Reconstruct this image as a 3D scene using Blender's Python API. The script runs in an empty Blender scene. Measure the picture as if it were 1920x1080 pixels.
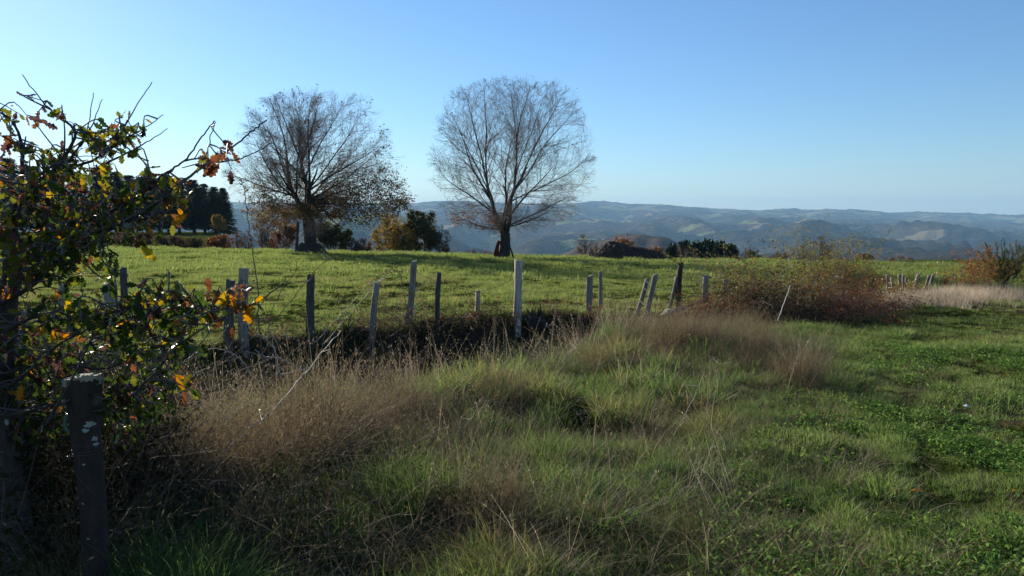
import bpy, math
import numpy as np
from mathutils import Vector

# ------------------------------------------------------------------ camera, sky, sun, exposure
SC = bpy.context.scene
COL = SC.collection
EYE = 1.65
F = 1423.0                                   # focal length in pixels of a 1920 px wide frame
PITCH = math.atan(135 / F)
cd = bpy.data.cameras.new('camera')
cd.sensor_width = 36
cd.lens = 36 * F / 1920
cd.clip_start = 0.05
cd.clip_end = 60000
cam = bpy.data.objects.new('camera', cd)
COL.objects.link(cam)
cam.location = (0, 0, EYE)
cam.rotation_euler = (math.pi / 2 - PITCH, 0, 0)
SC.camera = cam

SUN_AZ, SUN_EL = math.radians(-37), math.radians(18.5)      # azimuth from +Y, negative to the left
W = bpy.data.worlds.new('World')
SC.world = W
W.use_nodes = True
wn = W.node_tree
bg = wn.nodes['Background']
sky = wn.nodes.new('ShaderNodeTexSky')
sky.sky_type = 'NISHITA'
sky.sun_disc = False
sky.sun_elevation = SUN_EL
sky.sun_rotation = SUN_AZ
sky.altitude = 500
sky.air_density = 1.1
sky.dust_density = 0.15
sky.ozone_density = 6.0
wn.links.new(sky.outputs[0], bg.inputs[0])
bg.inputs[1].default_value = 0.100
sl = bpy.data.lights.new('sun', 'SUN')
sl.energy = 5.0
sl.angle = math.radians(0.55)
sl.color = (1.0, 0.89, 0.73)
sun = bpy.data.objects.new('sun', sl)
COL.objects.link(sun)
SD = Vector((math.sin(SUN_AZ) * math.cos(SUN_EL), math.cos(SUN_AZ) * math.cos(SUN_EL), math.sin(SUN_EL)))
sun.rotation_euler = SD.to_track_quat('Z', 'Y').to_euler()
sun.location = (-30, 40, 40)
VS = SC.view_settings
VS.view_transform = 'Standard'
VS.look = 'None'
VS.exposure = 0.60
VS.gamma = 1.0
VS.use_curve_mapping = False
SC.render.engine = 'CYCLES'
CY = SC.cycles
CY.max_bounces = 6
CY.diffuse_bounces = 3
CY.glossy_bounces = 2
CY.transmission_bounces = 4
CY.volume_bounces = 1
CY.transparent_max_bounces = 8
CY.caustics_reflective = False
CY.caustics_refractive = False
CY.use_denoising = True

RNG = np.random.default_rng(7)


# ------------------------------------------------------------------ noise
def _hash(ix, iy, seed):
    h = (ix.astype(np.int64) * 374761393 + iy.astype(np.int64) * 668265263 + seed * 1274126177) & 0xFFFFFFFF
    h = ((h ^ (h >> 13)) * 1274126177) & 0xFFFFFFFF
    h = h ^ (h >> 16)
    return (h & 0xFFFF) / 65535.0


def vnoise(x, y, seed=0):
    x = np.asarray(x, float); y = np.asarray(y, float)
    ix = np.floor(x); iy = np.floor(y)
    fx = x - ix; fy = y - iy
    fx = fx * fx * (3 - 2 * fx); fy = fy * fy * (3 - 2 * fy)
    a = _hash(ix, iy, seed); b = _hash(ix + 1, iy, seed)
    c = _hash(ix, iy + 1, seed); d = _hash(ix + 1, iy + 1, seed)
    return (a + (b - a) * fx) * (1 - fy) + (c + (d - c) * fx) * fy


def fbm(x, y, seed=0, octv=4):
    s = 0; amp = 0.5; t = 0
    for o in range(octv):
        s = s + amp * vnoise(x * 2 ** o + 17.3 * o, y * 2 ** o - 9.1 * o, seed + o)
        t += amp
        amp *= 0.5
    return s / t


def sstep(a, b, x):
    t = np.clip((np.asarray(x, float) - a) / (b - a), 0, 1)
    return t * t * (3 - 2 * t)


# ------------------------------------------------------------------ ground shape
FX = np.array([-30, -12, -7, -3.9, -2.7, .12, 3.9, 13, 30.])
FY = np.array([22, 15.5, 13, 10.8, 11.9, 14.1, 17.5, 25, 38.])
BKX = np.array([-30, -8, -4.5, -3.6, -2.7, .12, 3.9, 13, 30.])
BKY = np.array([12, 9.4, 9.6, 10.5, 11.6, 13.9, 17.5, 25, 38.])
TY = np.array([-10, 2.5, 3.6, 5.85, 8.7, 14, 18.8, 26, 60.])
TX = np.array([-.6, .45, .95, 1.8, 3.3, 5.9, 9.8, 16.8, 44.])


def fence_s(X, Y):                            # signed distance to the fence line, positive on the track side
    return (np.interp(X, FX, FY) - Y) * 0.76


def bank_s(X, Y):                             # the same for the lip of the bank above the ditch
    return (np.interp(X, BKX, BKY) - Y) * 0.80


def track_d(X, Y):                            # positive on the mown track
    return (X - np.interp(Y, TY, TX)) * 0.85


RR = np.array([60, 75, 110, 160, 220, 300, 600, 1200, 2500, 4000, 6000, 8000, 9500, 11000, 16000.])
AA = np.array([-1.2, -.5, -.39, -.33, -.1, .05, .2, .4, .5, .65, 1.2])
RIDGE_A = np.array([-1.2, -.36, -.14, -.09, .03, .12, .155, .24, .345, .42, .52, .67, 1.2])
RIDGE_Y = np.array([384, 380, 384, 378, 383, 379, 384, 388, 393, 393, 399, 404, 407.])


def _table():
    T = np.zeros((len(RR), len(AA)))
    left, mid, right = AA <= -.39, (AA > -.39) & (AA < .45), AA >= .45
    py60 = 405 + F * (EYE / 60 + .0245 + .02 * AA)
    T[0] = py60
    T[1] = py60 + np.where(right, 10, 14)
    rowL = [451, 439, 434, 440, 530, 530, 512, 470]
    rowM = [507, 525, 545, 565, 545, 530, 512, 470]
    rowR = [500, 492, 486, 505, 530, 530, 512, 470]
    for i in range(8):
        T[2 + i] = np.where(left, rowL[i], np.where(right, rowR[i], rowM[i]))
    T[10] = 428
    T[11] = 409
    rid = np.interp(AA, RIDGE_A, RIDGE_Y)
    T[11] = rid + 17
    T[10] = rid + 36
    T[12] = rid
    T[13] = rid + 8
    T[14] = rid + 8
    return EYE - (T - 405) / F * RR[:, None]


TAB = _table()
HILLS = [  # centre X, Y, height, radius X, radius Y
    (236, 1500, 32, 115, 260),
    (340, 1560, 26, 240, 320),
    (110, 1700, 6, 160, 260),
    (-640, 3300, 120, 420, 600),
    (1700, 4100, 85, 300, 420),
    (2080, 3700, 70, 240, 360),
    (1250, 3300, 45, 210, 330),
    (2450, 4700, 70, 330, 420),
    (1500, 5200, 60, 420, 400),
    (-1900, 5200, 100, 600, 600),
]


def far_h(X, Y):
    r = np.maximum(Y, 60.)
    a = np.clip(X / r, -1.19, 1.19)
    lr = np.log(np.clip(r, 60, 15999))
    i = np.clip(np.searchsorted(np.log(RR), lr, side='right') - 1, 0, len(RR) - 2)
    j = np.clip(np.searchsorted(AA, a, side='right') - 1, 0, len(AA) - 2)
    u = (lr - np.log(RR)[i]) / (np.log(RR)[i + 1] - np.log(RR)[i])
    v = (a - AA[j]) / (AA[j + 1] - AA[j])
    v = v * v * (3 - 2 * v)
    z = (TAB[i, j] * (1 - u) + TAB[i + 1, j] * u) * (1 - v) + (TAB[i, j + 1] * (1 - u) + TAB[i + 1, j + 1] * u) * v
    # far ridge line follows its own profile
    w = sstep(6500, 9500, r)
    ridge = EYE - (np.interp(a, RIDGE_A, RIDGE_Y) - 405) / F * 9500
    z = z * (1 - w) + np.where(r > 9500, z, ridge - (9500 - r) * .055) * w
    amp = np.interp(r, [300, 900, 2500, 6500, 9500, 16000], [0, 18, 170, 120, 34, 20])
    wx = X + 260 * (fbm(X / 900, Y / 900, 5) - .5)
    wy = Y + 260 * (fbm(X / 900, Y / 900, 9) - .5)
    rn = 1 - np.abs(2 * fbm(wx / 800, wy / 1200, 21, 5) - 1) * 2.2
    z = z + amp * (rn - .45)
    for hx, hy, ht, rx, ry in HILLS:
        z = z + ht * np.exp(-((X - hx) / rx) ** 2 - ((Y - hy) / ry) ** 2)
    z = z + np.interp(r, [400, 1200, 5000, 16000], [0, 10, 18, 18]) * (vnoise(X / 23, Y / 30, 31) - .5)
    return z


def gnd(X, Y):
    X = np.asarray(X, float); Y = np.asarray(Y, float)
    pl = -(.0245 * Y + .02 * X) * sstep(-2, 3, Y)
    s = fence_s(X, Y)
    td = track_d(X, Y)
    field = sstep(.3, -.6, np.minimum(s, bank_s(X, Y)))
    track = sstep(-.5, .5, td)
    verge = np.clip(1 - field - track, 0, 1)
    b = (fbm(X * .35, Y * .35, 3) - .5) * .16
    b = b + (fbm(X * 1.5, Y * 1.5, 4) - .5) * (.11 * track + .30 * verge + .17 * field)
    b = b + (fbm(X * 5, Y * 5, 6, 2) - .5) * (.055 * track + .08 * verge + .07 * field)
    fade = sstep(2.0, .4, X) * sstep(-16, -11, X)
    sb = bank_s(X, Y)
    wob = sb + (fbm(X * 1.1, Y * 1.1, 12) - .5) * .5
    prof = sstep(.25, .60, wob) * (1 - .6 * sstep(1.4, 2.6, wob) - .4 * sstep(2.4, 5.2, wob))
    z = pl + b - .98 * fade * prof + .14 * fade * np.exp(-((sb - .05) / .35) ** 2)
    w = sstep(56, 72, Y)
    if np.any(Y > 55):
        z = z * (1 - w) + far_h(X, Y) * w
    return z


CP, SP = math.cos(PITCH), math.sin(PITCH)


def ray(px, py):
    u, v = (px - 960) / F, (540 - py) / F
    return np.array([u, CP + v * SP, -SP + v * CP])


def at(px, py, Y):
    d = ray(px, py)
    return np.array([0, 0, EYE]) + d * (Y / d[1])


_YS = np.exp(np.linspace(math.log(1.0), math.log(300), 5000))


def onground(px, py):
    d = ray(px, py)
    t = _YS / d[1]
    z = EYE + d[2] * t
    g = gnd(d[0] * t, _YS)
    k = np.nonzero(z <= g)[0]
    i = k[0] if len(k) else len(_YS) - 1
    return np.array([d[0] * t[i], _YS[i], g[i]])


def g1(x, y):
    return float(gnd(np.array([x]), np.array([y]))[0])


# ------------------------------------------------------------------ mesh helpers
def mesh(name, V, faces, mats=(), smooth=False, attrs=None, midx=None):
    """faces: list of (n,k) int arrays"""
    me = bpy.data.meshes.new(name)
    V = np.asarray(V, np.float32)
    me.vertices.add(len(V))
    me.vertices.foreach_set('co', V.ravel())
    faces = [np.asarray(f, np.int32) for f in (faces if isinstance(faces, list) else [faces]) if len(f)]
    tot = sum(f.size for f in faces)
    n = sum(len(f) for f in faces)
    me.loops.add(tot)
    me.polygons.add(n)
    me.loops.foreach_set('vertex_index', np.concatenate([f.ravel() for f in faces]))
    sizes = np.concatenate([np.full(len(f), f.shape[1], np.int32) for f in faces])
    starts = np.concatenate([[0], np.cumsum(sizes)[:-1]]).astype(np.int32)
    me.polygons.foreach_set('loop_start', starts)
    if midx is not None:
        me.polygons.foreach_set('material_index', np.asarray(midx, np.int32))
    me.polygons.foreach_set('use_smooth', np.full(n, bool(smooth)))
    for m in mats:
        me.materials.append(m)
    for k, a in (attrs or {}).items():
        at_ = me.attributes.new(k, 'FLOAT', 'POINT')
        at_.data.foreach_set('value', np.asarray(a, np.float32))
    me.update(calc_edges=True)
    return me


def link(name, data, parent=None, loc=(0, 0, 0), rot=(0, 0, 0)):
    o = bpy.data.objects.new(name, data)
    COL.objects.link(o)
    o.location = loc
    o.rotation_euler = rot
    if parent:
        o.parent = parent
    return o


def tag(o, label=None, cat=None, group=None, kind=None):
    if label: o['label'] = label
    if cat: o['category'] = cat
    if group: o['group'] = group
    if kind: o['kind'] = kind
    return o


def thing(name, loc, label, cat, group=None, rz=0.0):
    return tag(link(name, None, None, loc, (0, 0, rz)), label, cat, group)


def dup(o, loc, rz, scale, label, group=None):
    c = o.copy()
    COL.objects.link(c)
    c.location = loc
    c.rotation_euler = (0, 0, rz)
    c.scale = scale
    tag(c, label, None, group)
    for ch in o.children:
        d = ch.copy()
        COL.objects.link(d)
        d.parent = c
    return c


def norm(v):
    return v / np.maximum(np.linalg.norm(v, axis=-1, keepdims=True), 1e-9)


def tubes(P, R, sides=5, cap=False):
    """P (N,K,3) polylines, R (N,K) radii -> verts, quads"""
    P = np.asarray(P, float); R = np.asarray(R, float)
    N, K, _ = P.shape
    T = np.gradient(P, axis=1)
    T = norm(T)
    ref = np.where(np.abs(T[:, :1, 2:3]) > .8, np.array([1., 0, 0]), np.array([0, 0, 1.]))
    U = norm(np.cross(T, np.broadcast_to(ref, T.shape)))
    Vv = np.cross(T, U)
    a = np.arange(sides) * 2 * math.pi / sides
    ring = U[:, :, None, :] * np.cos(a)[None, None, :, None] + Vv[:, :, None, :] * np.sin(a)[None, None, :, None]
    V = P[:, :, None, :] + ring * R[:, :, None, None]
    V = V.reshape(-1, 3)
    base = (np.arange(N) * K * sides)[:, None, None] + (np.arange(K - 1) * sides)[None, :, None]
    k = np.arange(sides)
    k2 = (k + 1) % sides
    f = np.stack([base + k, base + k2, base + sides + k2, base + sides + k], -1).reshape(-1, 4)
    return V, f


def merge(parts):
    Vs, Fs, off = [], [], 0
    for V, Fc in parts:
        Vs.append(V)
        for f in (Fc if isinstance(Fc, list) else [Fc]):
            Fs.append(np.asarray(f) + off)
        off += len(V)
    return np.concatenate(Vs), Fs


def path(pts, n=10, jit=0.0, rng=RNG):
    """smooth polyline through control points, n samples per span"""
    p = np.asarray(pts, float)
    q = np.concatenate([[2 * p[0] - p[1]], p, [2 * p[-1] - p[-2]]])
    out = []
    for i in range(len(p) - 1):
        a, b, c, d = q[i:i + 4]
        t = np.linspace(0, 1, n, endpoint=False)[:, None]
        out.append(.5 * (2 * b + (c - a) * t + (2 * a - 5 * b + 4 * c - d) * t ** 2 + (3 * b - 3 * c + d - a) * t ** 3))
    out = np.concatenate(out + [p[-1:]])
    if jit:
        j = rng.normal(0, jit, out.shape)
        j[0] = j[-1] = 0
        out = out + j
    return out


def rand_dirs(rng, n, zlo=-1, zhi=1):
    z = rng.uniform(zlo, zhi, n)
    a = rng.uniform(0, 2 * math.pi, n)
    r = np.sqrt(1 - z * z)
    return np.stack([r * np.cos(a), r * np.sin(a), z], -1)


def place(T, faces, P, D, S, rng, roll=None, up=None):
    """copies of template T (m,3; long axis +Y, normal +Z) at P along D with sizes S"""
    N, m = len(P), len(T)
    y = norm(D)
    ref = rand_dirs(rng, N) if up is None else norm(up)
    x = norm(np.cross(y, ref))
    z = np.cross(x, y)
    V = P[:, None, :] + S[:, None, None] * (T[None, :, 0:1] * x[:, None, :] + T[None, :, 1:2] * y[:, None, :] + T[None, :, 2:3] * z[:, None, :])
    out = []
    off = (np.arange(N) * m)
    for f in (faces if isinstance(faces, list) else [faces]):
        out.append((off[:, None, None] + np.asarray(f)[None]).reshape(-1, np.asarray(f).shape[1]))
    return V.reshape(-1, 3), out


# simple leaf: 4 triangles, folded on the midrib
LEAF_T = np.array([[0, 0, 0], [-.28, .45, .06], [0, .5, -.03], [.28, .45, .06], [0, 1, .02]])
LEAF_F = [np.array([[0, 2, 1], [0, 3, 2], [1, 2, 4], [2, 3, 4]])]
QUAD_T = np.array([[0, 0, 0], [-.32, .5, .05], [0, 1, 0], [.32, .5, .05]])
QUAD_F = [np.array([[0, 3, 2, 1]])]


# ------------------------------------------------------------------ materials
def nmat(name):
    m = bpy.data.materials.new(name)
    m.use_nodes = True
    nt = m.node_tree
    nt.nodes.clear()
    out = nt.nodes.new('ShaderNodeOutputMaterial')
    return m, nt, out


def N(nt, t, **kw):
    n = nt.nodes.new(t)
    for k, v in kw.items():
        if k in ('inp',):
            for a, b in v.items():
                n.inputs[a].default_value = b
        else:
            setattr(n, k, v)
    return n


def ramp(nt, stops, interp='LINEAR'):
    r = nt.nodes.new('ShaderNodeValToRGB')
    e = r.color_ramp.elements
    while len(e) < len(stops):
        e.new(.5)
    for i, (p, c) in enumerate(stops):
        e[i].position = p
        e[i].color = (*c, 1)
    r.color_ramp.interpolation = interp
    return r


def leaf_mat(name, stops, transl=.45, gloss=.0, tipcol=None, tcol_boost=1.6, rough=.45, rnd=.5):
    """thin plant tissue: diffuse + translucent + a little gloss; colour varies per blade (hue attr) and per clump"""
    m, nt, out = nmat(name)
    at_ = N(nt, 'ShaderNodeAttribute', attribute_name='hue')
    oi = N(nt, 'ShaderNodeObjectInfo')
    mx = N(nt, 'ShaderNodeMix', data_type='FLOAT', inp={0: rnd})
    nt.links.new(at_.outputs['Fac'], mx.inputs[2])
    nt.links.new(oi.outputs['Random'], mx.inputs[3])
    r = ramp(nt, stops)
    nt.links.new(mx.outputs[0], r.inputs[0])
    col = r.outputs[0]
    if tipcol:
        tt = N(nt, 'ShaderNodeAttribute', attribute_name='tip')
        pw = N(nt, 'ShaderNodeMath', operation='POWER', inp={1: 2.2})
        nt.links.new(tt.outputs['Fac'], pw.inputs[0])
        mc = N(nt, 'ShaderNodeMix', data_type='RGBA', inp={7: (*tipcol, 1)})
        mul = N(nt, 'ShaderNodeMath', operation='MULTIPLY', inp={1: .7})
        nt.links.new(pw.outputs[0], mul.inputs[0])
        nt.links.new(mul.outputs[0], mc.inputs[0])
        nt.links.new(col, mc.inputs[6])
        col = mc.outputs[2]
    d = N(nt, 'ShaderNodeBsdfDiffuse')
    t = N(nt, 'ShaderNodeBsdfTranslucent')
    hs = N(nt, 'ShaderNodeHueSaturation', inp={'Saturation': 1.08, 'Value': tcol_boost})
    nt.links.new(col, hs.inputs['Color'])
    nt.links.new(col, d.inputs[0])
    nt.links.new(hs.outputs[0], t.inputs[0])
    ms = N(nt, 'ShaderNodeMixShader', inp={0: transl})
    nt.links.new(d.outputs[0], ms.inputs[1])
    nt.links.new(t.outputs[0], ms.inputs[2])
    sh = ms.outputs[0]
    if gloss:
        g = N(nt, 'ShaderNodeBsdfGlossy', inp={'Roughness': rough})
        lw = N(nt, 'ShaderNodeLayerWeight', inp={0: .25})
        mg = N(nt, 'ShaderNodeMath', operation='MULTIPLY', inp={1: gloss})
        nt.links.new(lw.outputs['Fresnel'], mg.inputs[0])
        m2 = N(nt, 'ShaderNodeMixShader')
        nt.links.new(mg.outputs[0], m2.inputs[0])
        nt.links.new(sh, m2.inputs[1])
        nt.links.new(g.outputs[0], m2.inputs[2])
        sh = m2.outputs[0]
    nt.links.new(sh, out.inputs[0])
    return m


def wood_mat(name, c1, c2, scale=(30, 30, 4), bump=.4, moss=None, rough=.85, rnd=True, moss_amt=.5, bdist=.01):
    m, nt, out = nmat(name)
    p = N(nt, 'ShaderNodeBsdfPrincipled', inp={'Roughness': rough})
    tc = N(nt, 'ShaderNodeTexCoord')
    mp = N(nt, 'ShaderNodeMapping')
    mp.inputs['Scale'].default_value = scale
    nt.links.new(tc.outputs['Object'], mp.inputs[0])
    no = N(nt, 'ShaderNodeTexNoise', inp={'Scale': 1.0, 'Detail': 5.0, 'Roughness': .65})
    nt.links.new(mp.outputs[0], no.inputs['Vector'])
    r = ramp(nt, [(.33, c1), (.68, c2)])
    nt.links.new(no.outputs[0], r.inputs[0])
    col = r.outputs[0]
    if moss:
        n2 = N(nt, 'ShaderNodeTexNoise', inp={'Scale': 9.0, 'Detail': 6.0})
        nt.links.new(tc.outputs['Object'], n2.inputs['Vector'])
        r2 = ramp(nt, [(moss_amt, (0, 0, 0)), (moss_amt + .12, (1, 1, 1))])
        nt.links.new(n2.outputs[0], r2.inputs[0])
        mc = N(nt, 'ShaderNodeMix', data_type='RGBA', inp={7: (*moss, 1)})
        nt.links.new(r2.outputs[0], mc.inputs[0])
        nt.links.new(col, mc.inputs[6])
        col = mc.outputs[2]
    if rnd:
        oi = N(nt, 'ShaderNodeObjectInfo')
        mr = N(nt, 'ShaderNodeMapRange', inp={3: .75, 4: 1.2})
        nt.links.new(oi.outputs['Random'], mr.inputs[0])
        hs = N(nt, 'ShaderNodeHueSaturation')
        nt.links.new(mr.outputs[0], hs.inputs['Value'])
        nt.links.new(col, hs.inputs['Color'])
        col = hs.outputs[0]
    nt.links.new(col, p.inputs['Base Color'])
    b = N(nt, 'ShaderNodeBump', inp={'Strength': bump, 'Distance': bdist})
    nt.links.new(no.outputs[0], b.inputs['Height'])
    nt.links.new(b.outputs[0], p.inputs['Normal'])
    nt.links.new(p.outputs[0], out.inputs[0])
    return m


def plain(name, c, rough=.8, metal=0.0):
    m, nt, out = nmat(name)
    p = N(nt, 'ShaderNodeBsdfPrincipled', inp={'Base Color': (*c, 1), 'Roughness': rough, 'Metallic': metal})
    no = N(nt, 'ShaderNodeTexNoise', inp={'Scale': 14.0, 'Detail': 4.0})
    tc = N(nt, 'ShaderNodeTexCoord')
    nt.links.new(tc.outputs['Object'], no.inputs['Vector'])
    mr = N(nt, 'ShaderNodeMapRange', inp={3: .7, 4: 1.3})
    nt.links.new(no.outputs[0], mr.inputs[0])
    hs = N(nt, 'ShaderNodeHueSaturation', inp={'Color': (*c, 1)})
    nt.links.new(mr.outputs[0], hs.inputs['Value'])
    nt.links.new(hs.outputs[0], p.inputs['Base Color'])
    nt.links.new(p.outputs[0], out.inputs[0])
    return m


def ground_mat():
    m, nt, out = nmat('meadow_soil')
    g = N(nt, 'ShaderNodeNewGeometry')
    p = N(nt, 'ShaderNodeBsdfDiffuse')
    n1 = N(nt, 'ShaderNodeTexNoise', inp={'Scale': 1.1, 'Detail': 8.0, 'Roughness': .7})
    n2 = N(nt, 'ShaderNodeTexNoise', inp={'Scale': 26.0, 'Detail': 4.0, 'Roughness': .7})
    nt.links.new(g.outputs['Position'], n1.inputs['Vector'])
    nt.links.new(g.outputs['Position'], n2.inputs['Vector'])
    a = ramp(nt, [(.3, (.020, .030, .007)), (.5, (.038, .055, .011)), (.72, (.065, .065, .022))])
    nt.links.new(n1.outputs[0], a.inputs[0])
    s = ramp(nt, [(.35, (.35, .35, .35)), (.65, (1.25, 1.25, 1.25))])
    nt.links.new(n2.outputs[0], s.inputs[0])
    mul = N(nt, 'ShaderNodeMix', data_type='RGBA', blend_type='MULTIPLY', inp={0: 1.0})
    nt.links.new(a.outputs[0], mul.inputs[6])
    nt.links.new(s.outputs[0], mul.inputs[7])
    at_ = N(nt, 'ShaderNodeAttribute', attribute_name='bare')
    soil = ramp(nt, [(.3, (.022, .017, .011)), (.7, (.105, .080, .052))])
    nt.links.new(n2.outputs[0], soil.inputs[0])
    mc = N(nt, 'ShaderNodeMix', data_type='RGBA')
    nt.links.new(at_.outputs['Fac'], mc.inputs[0])
    nt.links.new(mul.outputs[2], mc.inputs[6])
    nt.links.new(soil.outputs[0], mc.inputs[7])
    nt.links.new(mc.outputs[2], p.inputs[0])
    b = N(nt, 'ShaderNodeBump', inp={'Strength': .8, 'Distance': .05})
    nt.links.new(n2.outputs[0], b.inputs['Height'])
    nt.links.new(b.outputs[0], p.inputs['Normal'])
    nt.links.new(p.outputs[0], out.inputs[0])
    return m


def hill_mat():
    m, nt, out = nmat('wooded_hills')
    g = N(nt, 'ShaderNodeNewGeometry')
    p = N(nt, 'ShaderNodeBsdfDiffuse')

    def noise(sc, det=5.0, ro=.6):
        n = N(nt, 'ShaderNodeTexNoise', inp={'Scale': sc, 'Detail': det, 'Roughness': ro})
        nt.links.new(g.outputs['Position'], n.inputs['Vector'])
        return n.outputs[0]
    n1 = noise(.0045, 6.0, .65)
    n2 = noise(.028, 7.0, .8)
    n3 = noise(.0018, 4.0)
    a = ramp(nt, [(.38, (.008, .020, .011)), (.47, (.045, .042, .022)), (.55, (.115, .085, .055)), (.62, (.040, .058, .025)), (.71, (.09, .11, .045))])
    nt.links.new(n1, a.inputs[0])
    s = ramp(nt, [(.36, (.3, .3, .3)), (.64, (1.7, 1.7, 1.7))])
    nt.links.new(n2, s.inputs[0])
    mul = N(nt, 'ShaderNodeMix', data_type='RGBA', blend_type='MULTIPLY', inp={0: 1.0})
    nt.links.new(a.outputs[0], mul.inputs[6])
    nt.links.new(s.outputs[0], mul.inputs[7])
    # pasture patches
    vo = N(nt, 'ShaderNodeTexVoronoi', inp={'Scale': .0050, 'Randomness': 1.0})
    nt.links.new(g.outputs['Position'], vo.inputs['Vector'])
    sep = N(nt, 'ShaderNodeSeparateColor')
    nt.links.new(vo.outputs['Color'], sep.inputs[0])
    sepz = N(nt, 'ShaderNodeSeparateXYZ')
    nt.links.new(g.outputs['Position'], sepz.inputs[0])
    hz = N(nt, 'ShaderNodeMapRange', inp={1: -180.0, 2: 60.0, 3: 1.0, 4: .55})
    nt.links.new(sepz.outputs['Z'], hz.inputs[0])
    gt = N(nt, 'ShaderNodeMath', operation='GREATER_THAN')
    nt.links.new(sep.outputs[0], gt.inputs[0])
    nt.links.new(hz.outputs[0], gt.inputs[1])
    gt2 = N(nt, 'ShaderNodeMath', operation='GREATER_THAN', inp={1: .47})
    nt.links.new(n3, gt2.inputs[0])
    an = N(nt, 'ShaderNodeMath', operation='MULTIPLY')
    nt.links.new(gt.outputs[0], an.inputs[0])
    nt.links.new(gt2.outputs[0], an.inputs[1])
    pc = ramp(nt, [(0, (.14, .20, .06)), (.5, (.26, .26, .11)), (1, (.30, .23, .12))])
    nt.links.new(sep.outputs[1], pc.inputs[0])
    mc = N(nt, 'ShaderNodeMix', data_type='RGBA')
    nt.links.new(an.outputs[0], mc.inputs[0])
    nt.links.new(mul.outputs[2], mc.inputs[6])
    nt.links.new(pc.outputs[0], mc.inputs[7])
    # nearer pasture slopes
    at_ = N(nt, 'ShaderNodeAttribute', attribute_name='pasture')
    n4 = noise(.4, 5.0)
    gr = ramp(nt, [(.3, (.07, .10, .02)), (.7, (.13, .165, .035))])
    nt.links.new(n4, gr.inputs[0])
    m2 = N(nt, 'ShaderNodeMix', data_type='RGBA')
    nt.links.new(at_.outputs['Fac'], m2.inputs[0])
    nt.links.new(mc.outputs[2], m2.inputs[6])
    nt.links.new(gr.outputs[0], m2.inputs[7])
    aw = N(nt, 'ShaderNodeAttribute', attribute_name='bare_wood')
    bw = ramp(nt, [(.34, (.045, .035, .024)), (.5, (.15, .115, .08)), (.66, (.24, .18, .125))])
    nt.links.new(n2, bw.inputs[0])
    m3 = N(nt, 'ShaderNodeMix', data_type='RGBA')
    nt.links.new(aw.outputs['Fac'], m3.inputs[0])
    nt.links.new(m2.outputs[2], m3.inputs[6])
    nt.links.new(bw.outputs[0], m3.inputs[7])
    nt.links.new(m3.outputs[2], p.inputs[0])
    b = N(nt, 'ShaderNodeBump', inp={'Strength': 1.0, 'Distance': 26.0})
    nt.links.new(n2, b.inputs['Height'])
    nt.links.new(b.outputs[0], p.inputs['Normal'])
    nt.links.new(p.outputs[0], out.inputs[0])
    return m


M = {}
M['ground'] = ground_mat()
M['hills'] = hill_mat()
M['bark'] = wood_mat('beech_bark', (.017, .013, .010), (.062, .049, .037), (7, 7, 2.5), .8, (.05, .06, .025), moss_amt=.56, bdist=.03)
M['twig'] = plain('twig_bark', (.22, .155, .115), .8)
M['twig2'] = plain('grey_twig_bark', (.25, .19, .145), .8)
M['bush_twig'] = plain('bush_bark', (.075, .055, .042), .85)
M['oak_bark'] = wood_mat('oak_bark', (.016, .013, .012), (.055, .048, .045), (45, 45, 14), .6, (.09, .095, .075), moss_amt=.64)
M['oak_twig'] = plain('oak_twig_bark', (.085, .075, .075), .6)
M['post_grey'] = wood_mat('weathered_post', (.11, .085, .064), (.36, .305, .24), (60, 60, 3), .7, (.20, .21, .16), moss_amt=.60)
M['post_dark'] = wood_mat('dark_post', (.034, .028, .024), (.12, .10, .084), (40, 40, 5), .8, (.12, .13, .09), moss_amt=.60)
M['post_pale'] = wood_mat('split_post', (.17, .135, .10), (.55, .47, .38), (45, 45, 2), .8, None)
M['post_bark'] = wood_mat('barked_post', (.013, .009, .007), (.048, .032, .025), (26, 26, 7), .9, (.12, .12, .10), moss_amt=.64)
M['cut'] = wood_mat('sawn_end', (.22, .22, .15), (.42, .42, .30), (9, 60, 9), .35, (.16, .17, .09), moss_amt=.58)
M['lichen'] = plain('lichen', (.24, .26, .23), .95)
M['wire'] = plain('rusty_wire', (.10, .085, .075), .55, .6)
M['plastic'] = plain('insulator_plastic', (.05, .16, .13), .3)
M['stone'] = wood_mat('field_stone', (.16, .15, .13), (.34, .33, .29), (14, 14, 14), .6, (.14, .15, .08), moss_amt=.55)
M['dung'] = wood_mat('manure', (.026, .015, .010), (.12, .070, .045), (6, 6, 6), .9, None, bdist=.05)
M['cane'] = plain('dry_cane', (.36, .31, .25), .6)
M['cane_dark'] = plain('bramble_cane', (.11, .070, .055), .7)
M['cow'] = plain('red_cow_coat', (.46, .16, .06), .8)
M['wall'] = plain('white_render', (.75, .73, .68), .9)
M['roof'] = plain('slate_roof', (.10, .09, .09), .8)
M['pane'] = plain('window_glass', (.03, .04, .05), .2)
M['steel'] = plain('mast_steel', (.45, .45, .45), .5)
M['grass'] = leaf_mat('meadow_grass', [(0, (.050, .092, .022)), (.45, (.092, .140, .034)), (.75, (.130, .158, .046)), (1, (.20, .175, .08))], .58, .04, (.155, .17, .06), 2.2, .6)
M['lush'] = leaf_mat('lush_grass', [(0, (.026, .070, .018)), (.5, (.056, .112, .028)), (.85, (.10, .140, .040)), (1, (.20, .18, .085))], .56, .05, (.125, .155, .05), 2.1, .6)
M['turf'] = leaf_mat('turf_grass', [(0, (.040, .092, .022)), (.45, (.080, .142, .036)), (.8, (.130, .168, .052)), (1, (.23, .20, .095))], .58, .04, (.15, .175, .06), 2.3, .6)
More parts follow.
